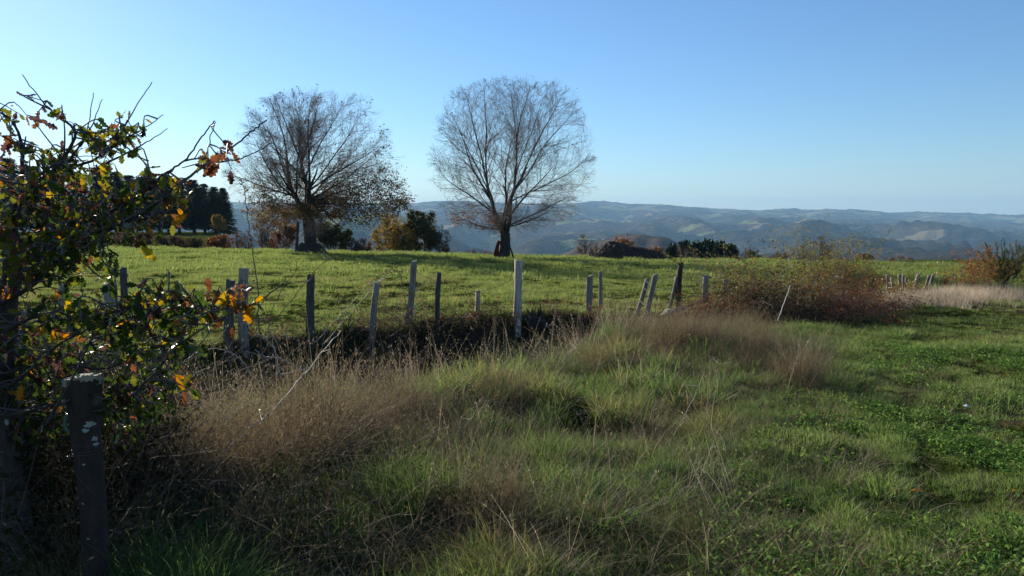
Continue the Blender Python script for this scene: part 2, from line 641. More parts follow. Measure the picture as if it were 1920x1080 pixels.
M['old'] = leaf_mat('olive_grass', [(0, (.075, .088, .022)), (.5, (.135, .135, .040)), (.8, (.20, .175, .070)), (1, (.31, .25, .13))], .55, .04, (.24, .21, .09), 1.9, .6)
M['brown'] = leaf_mat('brown_dead_grass', [(0, (.055, .034, .020)), (.5, (.12, .080, .045)), (.85, (.22, .16, .095)), (1, (.38, .31, .20))], .35, .03, (.26, .20, .12), 1.2, .6)
M['dry'] = leaf_mat('dry_grass', [(0, (.060, .040, .022)), (.4, (.125, .090, .050)), (.75, (.24, .19, .11)), (1, (.44, .38, .26))], .34, .03, (.30, .24, .145), 1.2, .6, .2)
M['pale'] = leaf_mat('pale_dry_grass', [(0, (.32, .25, .17)), (.5, (.50, .41, .29)), (1, (.62, .54, .40))], .45, .03, None, 1.3, .6)
M['bramble'] = leaf_mat('bramble_leaf', [(0, (.030, .030, .014)), (.35, (.060, .055, .020)), (.6, (.10, .065, .030)), (.85, (.17, .075, .035)), (1, (.26, .20, .10))], .35, .03, None, 1.5, .35, .1)
M['dark_leaf'] = leaf_mat('dark_leaf', [(0, (.012, .020, .008)), (.45, (.028, .036, .012)), (.75, (.055, .040, .018)), (1, (.13, .10, .03))], .35, .03, None, 1.5, .32, .1)
M['rose'] = leaf_mat('hedge_leaf', [(0, (.06, .085, .018)), (.4, (.14, .14, .03)), (.7, (.26, .21, .05)), (1, (.26, .11, .04))], .45, .03, None, 1.5, .4, .1)
M['rust'] = leaf_mat('russet_leaf', [(0, (.10, .045, .025)), (.5, (.20, .085, .035)), (1, (.36, .18, .05))], .4, .05, None, 1.4, .4, .1)
M['beech_leaf'] = leaf_mat('beech_leaf', [(0, (.045, .042, .017)), (.4, (.095, .075, .030)), (.7, (.15, .092, .040)), (1, (.24, .14, .055))], .35, .03, None, 1.5, .5, .0)
M['yellow_leaf'] = leaf_mat('yellow_beech_leaf', [(0, (.14, .10, .02)), (.5, (.26, .17, .03)), (1, (.33, .17, .05))], .45, .2, None, 1.4, .4, .0)
M['olive_leaf'] = leaf_mat('olive_leaf', [(0, (.045, .045, .018)), (.5, (.090, .082, .032)), (1, (.16, .13, .05))], .35, .03, None, 1.5, .5, .1)
M['gold_leaf'] = leaf_mat('golden_leaf', [(0, (.14, .10, .025)), (.5, (.25, .17, .04)), (1, (.34, .22, .055))], .4, .03, None, 1.4, .5, .1)
M['brown_leaf'] = leaf_mat('brown_leaf', [(0, (.07, .045, .03)), (.5, (.12, .075, .05)), (1, (.20, .11, .06))], .35, .03, None, 1.4, .5, .1)
M['needle'] = leaf_mat('spruce_needles', [(0, (.010, .020, .011)), (.6, (.020, .036, .017)), (1, (.035, .050, .022))], .2, .15, None, 1.3, .5, .3)
M['broom'] = leaf_mat('broom_stems', [(0, (.08, .12, .03)), (.5, (.14, .18, .05)), (1, (.21, .22, .08))], .5, .2, None, 1.4, .4, .1)
OAK_COLS = {
    'green': [(0, (.018, .036, .008)), (1, (.050, .075, .015))],
    'olive': [(0, (.065, .080, .014)), (1, (.15, .145, .022))],
    'yellow': [(0, (.25, .165, .022)), (1, (.40, .28, .035))],
    'orange': [(0, (.30, .125, .020)), (1, (.42, .20, .028))],
    'russet': [(0, (.085, .036, .020)), (1, (.17, .068, .030))],
    'purple': [(0, (.050, .024, .022)), (1, (.10, .050, .045))],
}
for k, st in OAK_COLS.items():
    M['oak_' + k] = leaf_mat('oak_leaf_' + k, st, .50, .14, None, 1.75, .42, .6)

# ------------------------------------------------------------------ the ground and the hills
def near_ground():
    na, nr = 280, 240
    a = np.linspace(-1.05, 1.05, na)
    r = np.exp(np.linspace(math.log(3.0), math.log(68.0), nr))       # apex 6 m behind the camera
    A, R = np.meshgrid(a, r)
    X, Y = A * R, R - 6.0
    Z = gnd(X, Y)
    V = np.stack([X, Y, Z], -1).reshape(-1, 3)
    i = np.arange(nr - 1)[:, None] * na + np.arange(na - 1)[None]
    f = np.stack([i, i + 1, i + na + 1, i + na], -1).reshape(-1, 4)
    s = bank_s(X, Y)
    fade = sstep(2.0, .4, X) * sstep(-16, -11, X)
    bare = fade * sstep(.2, .5, s) * (1 - sstep(1.8, 3.0, s))
    for cx, cy, rr in BARE:
        bare = np.maximum(bare, np.clip(1.6 * np.exp(-((X - cx) ** 2 + ((Y - cy) * .8) ** 2) / rr ** 2) * (.4 + fbm(X * 1.5, Y * 1.5, 40)) - .25, 0, 1))
    td = track_d(X, Y)
    bare = np.maximum(bare, sstep(.54, .66, fbm(X * .8, Y * .8, 50)) * sstep(0, 1, td) * .9)
    me = mesh('meadow', V, f, [M['ground']], True, {'bare': np.clip(bare, 0, 1).ravel()})
    o = link('meadow_ground', me)
    return tag(o, 'gently sloping green meadow and track under the grass', 'ground', None, 'structure')


TREE_L = np.array([-14.7, 55.0]); TREE_R = np.array([-.58, 53.0])
BARE = [(TREE_L[0] + .2, TREE_L[1] - .8, 2.6), (TREE_R[0] + .3, TREE_R[1] - .5, 1.4), (-5.4, 33, 1.2), (TREE_L[0] + 3.4, 53, 1.5)]
near_ground()


def far_ground():
    na, nr = 430, 260
    a = np.linspace(-1.15, 1.15, na)
    r = np.exp(np.linspace(math.log(62.0), math.log(15500.0), nr))
    A, R = np.meshgrid(a, r)
    X, Y = A * R, R
    Z = gnd(X, Y)
    V = np.stack([X, Y, Z], -1).reshape(-1, 3)
    i = np.arange(nr - 1)[:, None] * na + np.arange(na - 1)[None]
    f = np.stack([i, i + 1, i + na + 1, i + na], -1).reshape(-1, 4)
    past = sstep(330, 260, R) * np.ones_like(X)
    wood = np.clip(np.exp(-((X - 225) / 230) ** 4 - ((Y - 1480) / 480) ** 4) * (.55 + .9 * fbm(X / 90, Y / 90, 33)), 0, 1)
    me = mesh('hills', V, f, [M['hills']], True, {'pasture': past.ravel(), 'bare_wood': wood.ravel()})
    return tag(link('hills', me), 'wooded hills fading into blue haze across the valley', 'hills', None, 'structure')


far_ground()

# ------------------------------------------------------------------ haze: one closed box of thin air
def haze():
    x, y0, y1, z0, z1 = 19000, -300, 16000, -420, 330
    V = [(-x, y0, z0), (x, y0, z0), (x, y1, z0), (-x, y1, z0), (-x, y0, z1), (x, y0, z1), (x, y1, z1), (-x, y1, z1)]
    f = np.array([[0, 3, 2, 1], [4, 5, 6, 7], [0, 1, 5, 4], [1, 2, 6, 5], [2, 3, 7, 6], [3, 0, 4, 7]])
    m, nt, out = nmat('haze_air')
    v = N(nt, 'ShaderNodeVolumePrincipled', inp={'Color': (.40, .70, 1.0, 1), 'Density': HAZE, 'Anisotropy': 0.1})
    nt.links.new(v.outputs[0], out.inputs['Volume'])
    tag(link('haze', mesh('haze', V, f, [m])), 'thin blue haze filling the valley air', 'haze', None, 'stuff')


HAZE = 7.2e-5
haze()

# ------------------------------------------------------------------ branching
def grow(rng, start, d, length, K, wob, trop):
    """polylines (N,K,3)"""
    Nn = len(start)
    P = np.zeros((Nn, K, 3))
    P[:, 0] = start
    d = norm(np.asarray(d, float)).copy()
    st = (np.asarray(length) / (K - 1))[:, None]
    for k in range(1, K):
        d = norm(d + rng.normal(0, wob, (Nn, 3)) + np.array([0, 0, trop]))
        P[:, k] = P[:, k - 1] + d * st
    return P


def sprout(rng, P, R, L, n, trange, ang, env, ratio, K, wob, trop, rmul=.55, minl=.12, flat=0.0, tipr=.3, clip=1.0, tfall=.72):
    Nn, Kp, _ = P.shape
    t = trange[0] + (trange[1] - trange[0]) * (np.arange(n)[None] + rng.uniform(0, 1, (Nn, n))) / n
    x = t * (Kp - 1)
    i = np.clip(x.astype(int), 0, Kp - 2)
    fr = (x - i)[..., None]
    rows = np.arange(Nn)[:, None]
    pos = P[rows, i] * (1 - fr) + P[rows, i + 1] * fr
    tan = norm(P[rows, i + 1] - P[rows, i])
    pr = R[rows, i] * (1 - fr[..., 0]) + R[rows, i + 1] * fr[..., 0]
    rd = norm(np.cross(tan, rand_dirs(rng, Nn * n).reshape(Nn, n, 3)))
    rd[..., 2] *= 1 - flat
    rd = norm(rd)
    an = rng.uniform(ang[0], ang[1], (Nn, n, 1))
    d = tan * np.cos(an) + rd * np.sin(an)
    ln = L[:, None] * ratio * (1.1 - tfall * t) * rng.uniform(.6, 1.2, (Nn, n))
    pos, d, ln, pr = pos.reshape(-1, 3), d.reshape(-1, 3), ln.ravel(), pr.ravel()
    if env is not None:
        for _ in range(6):
            e = env(pos + d * ln[:, None])
            ln = np.where(e > clip, ln * .78, ln)
        ok = (ln > minl) & (env(pos + d * ln[:, None] * .9) <= clip * 1.06)
        pos, d, ln, pr = pos[ok], d[ok], ln[ok], pr[ok]
    Q = grow(rng, pos, d, ln, K, wob, trop)
    r0 = pr * rmul
    RR_ = r0[:, None] * np.linspace(1, tipr, K)[None]
    return Q, RR_, ln


def ellipsoid(c, rx, ry, up, dn, lump=None, ex=2.0):
    c = np.asarray(c, float)

    def f(p):
        q = p - c
        z = np.where(q[..., 2] > 0, q[..., 2] / up, q[..., 2] / dn)
        e = (((q[..., 0] / rx) ** 2 + (q[..., 1] / ry) ** 2) ** (ex / 2) + np.abs(z) ** ex) ** (1 / ex)
        if lump is not None:
            az = np.arctan2(q[..., 0], q[..., 2])
            e = e * (1 + lump * np.sin(az * 5 + 1.3) * .5 + lump * np.sin(az * 9 + q[..., 1]) * .5)
        return e
    return f


def hues(rng, n, m, lo=0, hi=1, beta=None):
    h = rng.beta(*beta, n) if beta else rng.uniform(lo, hi, n)
    return np.repeat(h, m)


def trunk_mesh(rng, pts, radii, sides=16, flare=0.0, rough=.06, cap=True):
    P = np.asarray(pts, float)
    K = len(P)
    V, f = tubes(P[None], np.asarray(radii, float)[None], sides)
    Vr = V.reshape(K, sides, 3)
    c = P[:, None, :]
    ang = np.arange(sides) * 2 * math.pi / sides
    for k in range(K):
        w = 1 + rough * (np.sin(ang * 3 + k * .4) * .5 + rng.normal(0, .5, sides) + np.sin(ang * 5 + 1 + k * .15) * .6)
        if flare and k < K * .3:
            w = w * (1 + flare * (1 - k / (K * .3)) * (.6 + .5 * np.sin(ang * 5 + .7)))
        Vr[k] = c[k] + (Vr[k] - c[k]) * w[:, None]
    V = Vr.reshape(-1, 3)
    fs = [f]
    if cap:
        V = np.concatenate([V, P[-1:] + 0.0])
        top = (K - 1) * sides
        k = np.arange(sides)
        fs.append(np.stack([top + k, top + (k + 1) % sides, np.full(sides, len(V) - 1)], -1))
    return V, fs


def big_tree(name, label, xy, rng, env, fork_z, trunk_r, flare, nl, ang_lim, leaf_fn, n2, n3, n4, tw, forks=((0, 0),), extra=None):
    base = np.array([xy[0], xy[1], g1(*xy) - .05])
    root = thing(name, tuple(base), label, 'tree', 'two bare spreading trees at the field edge')
    zs = np.linspace(-.15, fork_z, 12)
    pts = np.stack([.10 * np.sin(zs * 1.3), .06 * np.cos(zs * 1.7), zs], -1)
    rad = trunk_r * (1 - .12 * zs / fork_z)
    V, fs = trunk_mesh(rng, pts, rad, 18, flare, .07)
    link('trunk', mesh('trunk', V, fs, [M['bark']], True), root)
    # main limbs leave the head of the trunk at several heights
    az = np.arange(nl) * 2.399963 + rng.uniform(-.3, .3, nl)
    th = np.radians(np.linspace(ang_lim[0], ang_lim[1], nl)) + rng.uniform(-.06, .06, nl)
    d = np.stack([np.sin(th) * np.cos(az), np.sin(th) * np.sin(az), np.cos(th)], -1)
    nld = 5
    la = np.arange(nld) * 2 * math.pi / nld + rng.uniform(-.3, .3, nld) + .4
    lt = np.array([.10, .42, .30, .48, .34])
    ld = np.stack([np.sin(lt) * np.cos(la), np.sin(lt) * np.sin(la), np.cos(lt)], -1)
    top = np.array([pts[-1, 0], pts[-1, 1], fork_z - .22])
    P0 = grow(rng, np.tile(top, (nld, 1)) + ld * np.array([trunk_r * .4, trunk_r * .4, 0]), ld, np.array([5.2, 4.2, 4.6, 3.9, 4.4]), 12, .11, .02)
    R0 = trunk_r * np.array([.62, .50, .55, .48, .5])[:, None] * np.linspace(1, .22, 12)[None] ** 1.1
    for i in range(nld):
        V, f = tubes(P0[i:i + 1], R0[i:i + 1], 8)
        link('limb', mesh('limb', V, f, [M['bark']], True), root)
    # each limb springs from the leader on its own side, steep ones from higher up
    hd_ = norm(P0[:, -1] - P0[:, 0])
    st = np.zeros((nl, 3))
    for i in range(nl):
        j = int(np.argmax(hd_ @ d[i] + rng.normal(0, .10, nld)))
        tt = np.clip((1 - th[i] / np.radians(ang_lim[1])) * .75 + rng.uniform(-.05, .22), 0, .92) * 11
        k = min(int(tt), 10)
        st[i] = P0[j, k] + (P0[j, k + 1] - P0[j, k]) * (tt - k)
    ln = np.full(nl, 14.0)
    for _ in range(40):
        e = env(st + d * ln[:, None])
        ln = np.where(e > .96, ln * .95, ln)
    P1 = grow(rng, st, d, ln, 14, .058, .010)
    for _ in range(8):
        e = env(P1[:, -1])
        sc = np.where(e > .99, .94, 1.0)
        P1 = P1[:, :1] + (P1 - P1[:, :1]) * sc[:, None, None]
        ln = ln * sc
    r1 = trunk_r * rng.uniform(.12, .22, nl)
    R1 = r1[:, None] * (np.linspace(1, .0, 14)[None] ** .8 * .9 + .07)
    for i in range(nl):
        V, f = tubes(P1[i:i + 1], R1[i:i + 1], 6)
        link('limb', mesh('limb', V, f, [M['bark']], True), root)
    P2, R2, L2 = sprout(rng, P1, R1, ln, n2, (.08, .98), (.35, 1.05), env, .52, 7, .085, .012, .42, .4, tfall=.35)
    P3, R3, L3 = sprout(rng, P2, R2, L2, n3, (.10, .98), (.35, 1.05), env, .50, 4, .10, .010, .52, .25, tfall=.35)
    R3 = np.maximum(R3, .0045)
    P4, R4, L4 = sprout(rng, P3, R3, L3, n4, (.12, .99), (.35, 1.0), env, .66, 3, .12, .008, .65, .12, clip=1.04, tfall=.4)
    R4 = np.clip(R4, .0024, .0036)
    parts = [tubes(P2, np.maximum(R2, .008), 4), tubes(P3, R3, 3), tubes(P4, R4, 3)]
    V, fs = merge(parts)
    tag(link('twigs', mesh('twigs', V, fs, [tw], True), root), kind='stuff')
    ends = np.concatenate([P4[:, 1:].reshape(-1, 3), P3[:, 2:].reshape(-1, 3)])
    leaf_fn(root, ends, rng)
    if extra:
        extra(root, rng)
    print(name, len(P2), len(P3), len(P4))
    return root


def leaf_part(root, name, P, size, rng, mat, hue_beta=None, droop=.4, tmpl='quad'):
    n = len(P)
    T, Fc = (QUAD_T, QUAD_F) if tmpl == 'quad' else (LEAF_T, LEAF_F)
    D = rand_dirs(rng, n)
    D[:, 2] -= droop
    V, f = place(T, Fc, P, D, rng.uniform(size[0], size[1], n), rng)
    me = mesh(name, V, f, [mat], False, {'hue': hues(rng, n, len(T), beta=hue_beta)})
    return tag(link(name, me, root), kind='stuff')


def leaves_left(root, ends, rng):
    x, y, z = ends.T
    right = np.exp(-((z - 3.3) / 1.5) ** 2) * sstep(-2.0, 1.5, x)
    low = np.exp(-((z - 3.0) / 1.2) ** 2) * sstep(-5.5, -2, x) * .75
    hi = .014 + .03 * sstep(3, 6, x)
    pr = np.clip(right * 1.0 + low * .7 + hi, 0, 1) * .75
    k = (rng.uniform(0, 1, len(ends)) < pr) & ((z > 2.55) | (np.abs(x) > 1.9))
    P = np.concatenate([ends[k] + rng.normal(0, .08, (k.sum(), 3)), ends[k][x[k] > -.5] + rng.normal(0, .16, ((x[k] > -.5).sum(), 3))])
    leaf_part(root, 'leaves', P, (.10, .18), rng, M['beech_leaf'], (1.4, 1.8))
    yl = np.exp(-((z - 2.9) / .9) ** 2) * np.exp(-((x + 2.6) / 1.3) ** 2)
    k = (rng.uniform(0, 1, len(ends)) < yl * .8) & ((z > 2.5) | (np.abs(x) > 1.9))
    leaf_part(root, 'yellow_leaves', ends[k] + rng.normal(0, .06, (k.sum(), 3)), (.08, .14), rng, M['yellow_leaf'])


def leaves_right(root, ends, rng):
    x, y, z = ends.T
    lowl = np.exp(-((z - 2.6) / .8) ** 2) * np.exp(-((x + 2.4) / 1.6) ** 2)
    k = rng.uniform(0, 1, len(ends)) < lowl * .5
    leaf_part(root, 'leaves', ends[k] + rng.normal(0, .05, (k.sum(), 3)), (.07, .13), rng, M['rust'])
    pr = .020 + .05 * sstep(-2, -4.5, x) + .04 * sstep(9, 12, z) + .10 * np.exp(-((z - 2.6) / .8) ** 2)
    k = rng.uniform(0, 1, len(ends)) < pr
    leaf_part(root, 'withered_leaves', ends[k] + rng.normal(0, .05, (k.sum(), 3)), (.06, .11), rng, M['brown_leaf'])


def stool_left(root, rng):
    p = path([(-.95, -.1, -.1), (-.84, -.05, .9), (-.74, 0, 2.3)], 5)
    V, fs = trunk_mesh(rng, p, np.linspace(.13, .09, len(p)), 9, .2, .1)
    link('dead_stem', mesh('dead_stem', V, fs, [M['post_dark']], True), root)
    p = path([(1.3, 0, 2.9), (1.9, -.3, 2.3), (2.7, -.5, 1.75)], 5)
    V, f = tubes(p[None], np.linspace(.06, .02, len(p))[None], 5)
    link('broken_branch', mesh('broken_branch', V, f, [M['bark']], True), root)
    th = np.linspace(0, 2 * math.pi, 26, endpoint=False)
    rr = np.array([1.0, .85, .5])
    zz = np.array([-.1, .28, .75])
    rad = np.array([1.25, 1.0, .62])
    V = np.stack([np.concatenate([rad[i] * np.cos(th) * (1 + .18 * np.sin(3 * th + i)) for i in range(3)]),
                  np.concatenate([rad[i] * np.sin(th) * (1 + .14 * np.sin(4 * th)) * .8 for i in range(3)]),
                  np.concatenate([np.full(26, zz[i]) + rng.normal(0, .04, 26) for i in range(3)])], -1)
    k = np.arange(26); k2 = (k + 1) % 26
    f = np.concatenate([np.stack([i * 26 + k, i * 26 + k2, (i + 1) * 26 + k2, (i + 1) * 26 + k], -1) for i in range(2)])
    link('root_stool', mesh('root_stool', V, f, [M['bark']], True), root)


def props_right(root, rng):
    p = path([(-.62, -.1, -.1), (-.5, -.08, .5), (-.34, -.05, 1.25)], 5)
    V, fs = trunk_mesh(rng, p, np.linspace(.22, .10, len(p)), 9, .2, .12)
    link('ivy_stem', mesh('ivy_stem', V, fs, [M['rust']], True), root)
    p = np.array([(.72, -.1, -.05), (.55, -.1, .5), (.33, -.08, 1.05)])
    V, f = tubes(p[None], np.array([[.08, .07, .06]]), 6)
    link('leaning_branch', mesh('leaning_branch', V, f, [M['bark']], True), root)


big_tree('beech_tree', 'wide round-crowned tree, still leafy low on the right side', TREE_L, np.random.default_rng(24),
         ellipsoid((.85, 0, 4.8), 6.7, 5.6, 7.0, 3.7, .05, 2.3), 2.7, .46, .75, 26, (3, 110), leaves_left, 20, 10, 6, M['twig'], extra=stool_left)
big_tree('beech_tree', 'taller vase-shaped tree with nearly bare branches behind the pale split stake', TREE_R, np.random.default_rng(123),
         ellipsoid((.55, 0, 6.1), 6.0, 5.4, 6.4, 4.5, .06, 2.3), 1.75, .40, .55, 21, (3, 88), leaves_right, 19, 10, 6, M['twig2'], extra=props_right)


# ------------------------------------------------------------------ trees and bushes beyond the field
def bush_parts(rng, h, w, ns, n2, n3, nleaf, lsize, twig, lmat, stem_r=.05, spread=.9, single=False, hue_beta=None, zlo=.1):
    """multi-stemmed bare or leafy bush of height h and width w: returns (stem mesh, crown mesh)"""
    env = ellipsoid((0, 0, h * .5), w * .5, w * .45, h * .52, h * .5, .08)
    az = np.arange(ns) * 2.4 + rng.uniform(-.4, .4, ns)
    th = rng.uniform(.05, spread, ns)
    d = np.stack([np.sin(th) * np.cos(az), np.sin(th) * np.sin(az), np.cos(th)], -1)
    st = np.stack([np.cos(az) * w * .06, np.sin(az) * w * .06, np.full(ns, (.22 * h if single else 0.0))], -1)
    ln = np.full(ns, h * 1.2)
    for _ in range(30):
        ln = np.where(env(st + d * ln[:, None]) > .95, ln * .93, ln)
    P1 = grow(rng, st, d, ln, 8, .09, .03)
    R1 = (stem_r * rng.uniform(.6, 1.1, ns))[:, None] * np.linspace(1, .2, 8)[None]
    P2, R2, L2 = sprout(rng, P1, R1, ln, n2, (.15, .97), (.35, .85), env, .6, 5, .1, .03, .55, .1)
    P3, R3, L3 = sprout(rng, P2, R2, L2, n3, (.15, .98), (.35, .9), env, .6, 3, .1, .02, .6, .06)
    parts = [tubes(P1, R1, 5)]
    if single:
        parts.append(tubes(path([(0, 0, -.1), (.03, 0, .15 * h), (0, 0, .28 * h)], 3)[None], np.linspace(stem_r * 1.8, stem_r * 1.3, 7)[None], 7))
    Vs, fs = merge(parts)
    Vt, ft = merge([tubes(P2, np.maximum(R2, stem_r * .12), 3), tubes(P3, np.maximum(R3, stem_r * .09), 3)])
    stems = mesh('stems', Vs, fs, [twig], True)
    ends = np.concatenate([P3[:, 1:].reshape(-1, 3), P2[:, 2:].reshape(-1, 3)])
    attrs = {'hue': np.full(len(Vt), .3)}
    nf = sum(len(f) for f in ft)
    if nleaf:
        k = rng.integers(0, len(ends), nleaf)
        P = ends[k] + rng.normal(0, w * .02, (nleaf, 3))
        P[:, 2] = np.maximum(P[:, 2], zlo)
        D = rand_dirs(rng, nleaf); D[:, 2] -= .2
        Vl, fl = place(QUAD_T, QUAD_F, P, D, rng.uniform(lsize[0], lsize[1], nleaf), rng)
        nv = len(Vt)
        Vt = np.concatenate([Vt, Vl])
        fl = [f + nv for f in fl]
        attrs = {'hue': np.concatenate([attrs['hue'], hues(rng, nleaf, 4, beta=hue_beta)])}
        crown = mesh('crown', Vt, ft + fl, [twig, lmat], False, attrs, np.concatenate([np.zeros(nf), np.ones(sum(len(f) for f in fl))]))
    else:
        crown = mesh('crown', Vt, ft, [twig], False, attrs)
    return stems, crown


def put_bush(name, cat, pb, px, py, Y, label, group, zoff=0.0, rz=0.0, scale=1.0, sink=.05):
    """foot on the terrain under the given line of sight"""
    x = at(px, py, Y)[0]
    root = thing(name, (x, Y, g1(x, Y) - sink + zoff), label, cat, group, rz)
    root.scale = (scale, scale, scale) if np.isscalar(scale) else scale
    link('stems' if cat != 'tree' else 'trunk', pb[0], root)
    tag(link('crown', pb[1], root), kind='stuff')
    return root


def pxh(Y, top_py, x):
    """height that reaches the given line of sight from the ground"""
    return EYE + (405 - top_py) / F * Y - g1(x, Y)


def bg_bush(seed, name, cat, px, Y, top, wpx, label, group, lmat, nleaf, lsize, twig='bush_twig', ns=9, single=False, spread=.9, beta=None, n2=9, n3=6):
    rng = np.random.default_rng(seed)
    x = (px - 960) / F * Y
    h = pxh(Y, top, x)
    w = wpx / F * Y
    nleaf = int(nleaf * 2.1)
    lsize = (lsize[0] * 1.12, lsize[1] * 1.12)
    pb = bush_parts(rng, h, w, ns, n2, n3, nleaf, (lsize[0] * Y / 75, lsize[1] * Y / 75), M[twig], M[lmat], .02 * h ** .5 * 1.6, spread, single, beta)
    return put_bush(name, cat, pb, px, 400, Y, label, group)


BG = 'trees and bushes just beyond the crest of the field'
bg_bush(101, 'golden_tree', 'tree', 738, 84, 402, 92, 'golden-leaved round tree beyond the field, left of the dark olive one', BG, 'gold_leaf', 4200, (.10, .2), ns=12, single=False)
bg_bush(102, 'olive_tree', 'tree', 790, 86, 394, 84, 'dark olive-brown tree between the golden tree and the grey one', BG, 'olive_leaf', 5200, (.12, .24), ns=9, single=True)
bg_bush(103, 'grey_tree', 'tree', 836, 84, 418, 46, 'thin greyish tree at the right end of the golden clump', BG, 'brown_leaf', 1100, (.08, .15), 'twig2', ns=8)
bg_bush(104, 'low_bush', 'bush', 668, 80, 446, 62, 'low brown bush with an orange tip between wide tree and golden tree', BG, 'brown_leaf', 1500, (.08, .16))
bg_bush(105, 'dark_tree', 'tree', 622, 82, 412, 78, 'dark leafy tree close behind the right side of the wide trunk', BG, 'olive_leaf', 4200, (.12, .22), ns=8, single=True, beta=(1.2, 3))
bg_bush(106, 'russet_tree', 'tree', 532, 82, 412, 66, 'dark russet-topped tree close behind the left side of the wide trunk', BG, 'rust', 1700, (.10, .18), ns=8, single=True, beta=(1.2, 3))
bg_bush(107, 'bare_tree', 'tree', 492, 78, 416, 60, 'bare brownish tree with a thin trunk left of the russet-topped tree', BG, 'brown_leaf', 700, (.08, .14), ns=9, single=True)
bg_bush(108, 'bare_bush', 'bush', 452, 76, 428, 50, 'bare brown bush in front of the right end of the spruces', BG, 'brown_leaf', 500, (.08, .14), ns=10)
bg_bush(110, 'bare_bush', 'bush', 880, 84, 466, 44, 'small bare bush left of the taller vase-shaped tree', BG, 'brown_leaf', 400, (.06, .12), ns=9)
bg_bush(111, 'bare_bush', 'bush', 914, 86, 468, 26, 'tiny bare bush just left of the vase-shaped tree trunk', BG, 'rust', 300, (.06, .12), ns=8)
bg_bush(112, 'bare_tree', 'tree', 1102, 92, 438, 52, 'bare reddish tree at the left end of the manure heap', BG, 'brown_leaf', 900, (.06, .12), ns=9, single=True)
bg_bush(113, 'russet_bush', 'bush', 1166, 96, 442, 64, 'russet bush showing above the top of the manure heap', BG, 'rust', 2200, (.08, .15), ns=10, beta=(2, 2))
bg_bush(114, 'russet_bush', 'bush', 1232, 98, 462, 46, 'smaller russet bush between the manure heap and the dark pines', BG, 'rust', 1300, (.08, .14), ns=9, beta=(1.3, 2))
bg_bush(115, 'bare_tree', 'tree', 1290, 84, 452, 50, 'grey bare tree in front of the dark pines', BG, 'brown_leaf', 200, (.05, .1), 'twig2', ns=9)
bg_bush(116, 'bare_bush', 'bush', 1408, 92, 464, 44, 'brown bush at the right end of the dark pines', BG, 'olive_leaf', 1100, (.08, .14), ns=9)
bg_bush(117, 'bare_bush', 'bush', 1462, 92, 470, 50, 'brown bush showing behind the upper hedge sprays', BG, 'brown_leaf', 900, (.08, .14), ns=9)
bg_bush(118, 'bare_tree', 'tree', 1535, 78, 440, 86, 'bare purplish tree rising behind the yellowish hedge top', BG, 'brown_leaf', 900, (.06, .12), ns=10)
bg_bush(119, 'bare_bush', 'bush', 1625, 95, 476, 46, 'dark red-brown bush at the left end of the far pasture', BG, 'rust', 1300, (.08, .14), ns=9, beta=(1, 4))
# left: scrub below the spruces
for i, (px, top, wp, lm, lab) in enumerate([
        (232, 424, 50, 'brown_leaf', 'brown scrub bush at the left end of the row below the spruces'),
        (276, 432, 56, 'olive_leaf', 'dark olive scrub bush, second in the row below the spruces'),
        (322, 440, 60, 'brown_leaf', 'greyish scrub bush below the light green slope'),
        (368, 444, 58, 'olive_leaf', 'low olive scrub bush right of the greyish one below the slope'),
        (410, 440, 52, 'rust', 'reddish scrub bush below the little orange tree')]):
    bg_bush(130 + i, 'scrub_bush', 'bush', px, 74, top, wp + 16, lab, 'scrub bushes in a row at the left edge of the field', lm, 1500, (.08, .16), ns=10, beta=(1.2, 2.5))
bg_bush(140, 'orange_tree', 'tree', 408, 150, 401, 32, 'small round orange-brown tree in front of the spruces', BG, 'gold_leaf', 1800, (.07, .13), ns=9, single=True)


def conifer_meshes(rng, h, w, lumps=1.0):
    zs = np.linspace(-.3, h, 8)
    V, f = tubes(np.stack([0 * zs, 0 * zs, zs], -1)[None], (.02 * h * (1.02 - zs / h * .95))[None], 7)
    trunk = mesh('trunk', V, f, [M['post_bark']], True)
    n = 950
    t = rng.uniform(.05, 1, n) ** .85
    z = h * (.06 + .93 * t)
    L = w * .5 * (1.03 - t) ** .75 * rng.uniform(.65, 1.15, n) + .15
    a = rng.uniform(0, 2 * math.pi, n)
    P, D, S = [], [], []
    m = 9
    for j in range(m):
        s = (j + 1.0) / m
        ce = np.stack([np.cos(a) * L * s, np.sin(a) * L * s, z - L * (.35 * s - .12 * s * s) + .25 * L * s * t], -1)
        P.append(ce + rng.normal(0, .12, (n, 3)) * (L / 2)[:, None] ** .5)
        da = a + rng.uniform(-1.1, 1.1, n)
        D.append(np.stack([np.cos(da), np.sin(da), rng.uniform(-.7, .05, n)], -1))
        S.append(rng.uniform(.45, 1.0, n) * (h / 14) * (1.15 - t * .6))
    P, D, S = np.concatenate(P), np.concatenate(D), np.concatenate(S)
    T = np.array([[0, 0, 0], [-.16, .55, .02], [0, 1, -.08], [.16, .55, .02]])
    V, f = place(T, QUAD_F, P, D, S, rng, up=np.tile([0, 0, 1.], (len(P), 1)) + rng.normal(0, .3, (len(P), 3)))
    crown = mesh('crown', V, f, [M['needle']], False, {'hue': hues(rng, len(P), 4)})
    return trunk, crown


CM = [conifer_meshes(np.random.default_rng(200 + i), 14.0, w) for i, w in enumerate((5.6, 6.6, 5.0))]
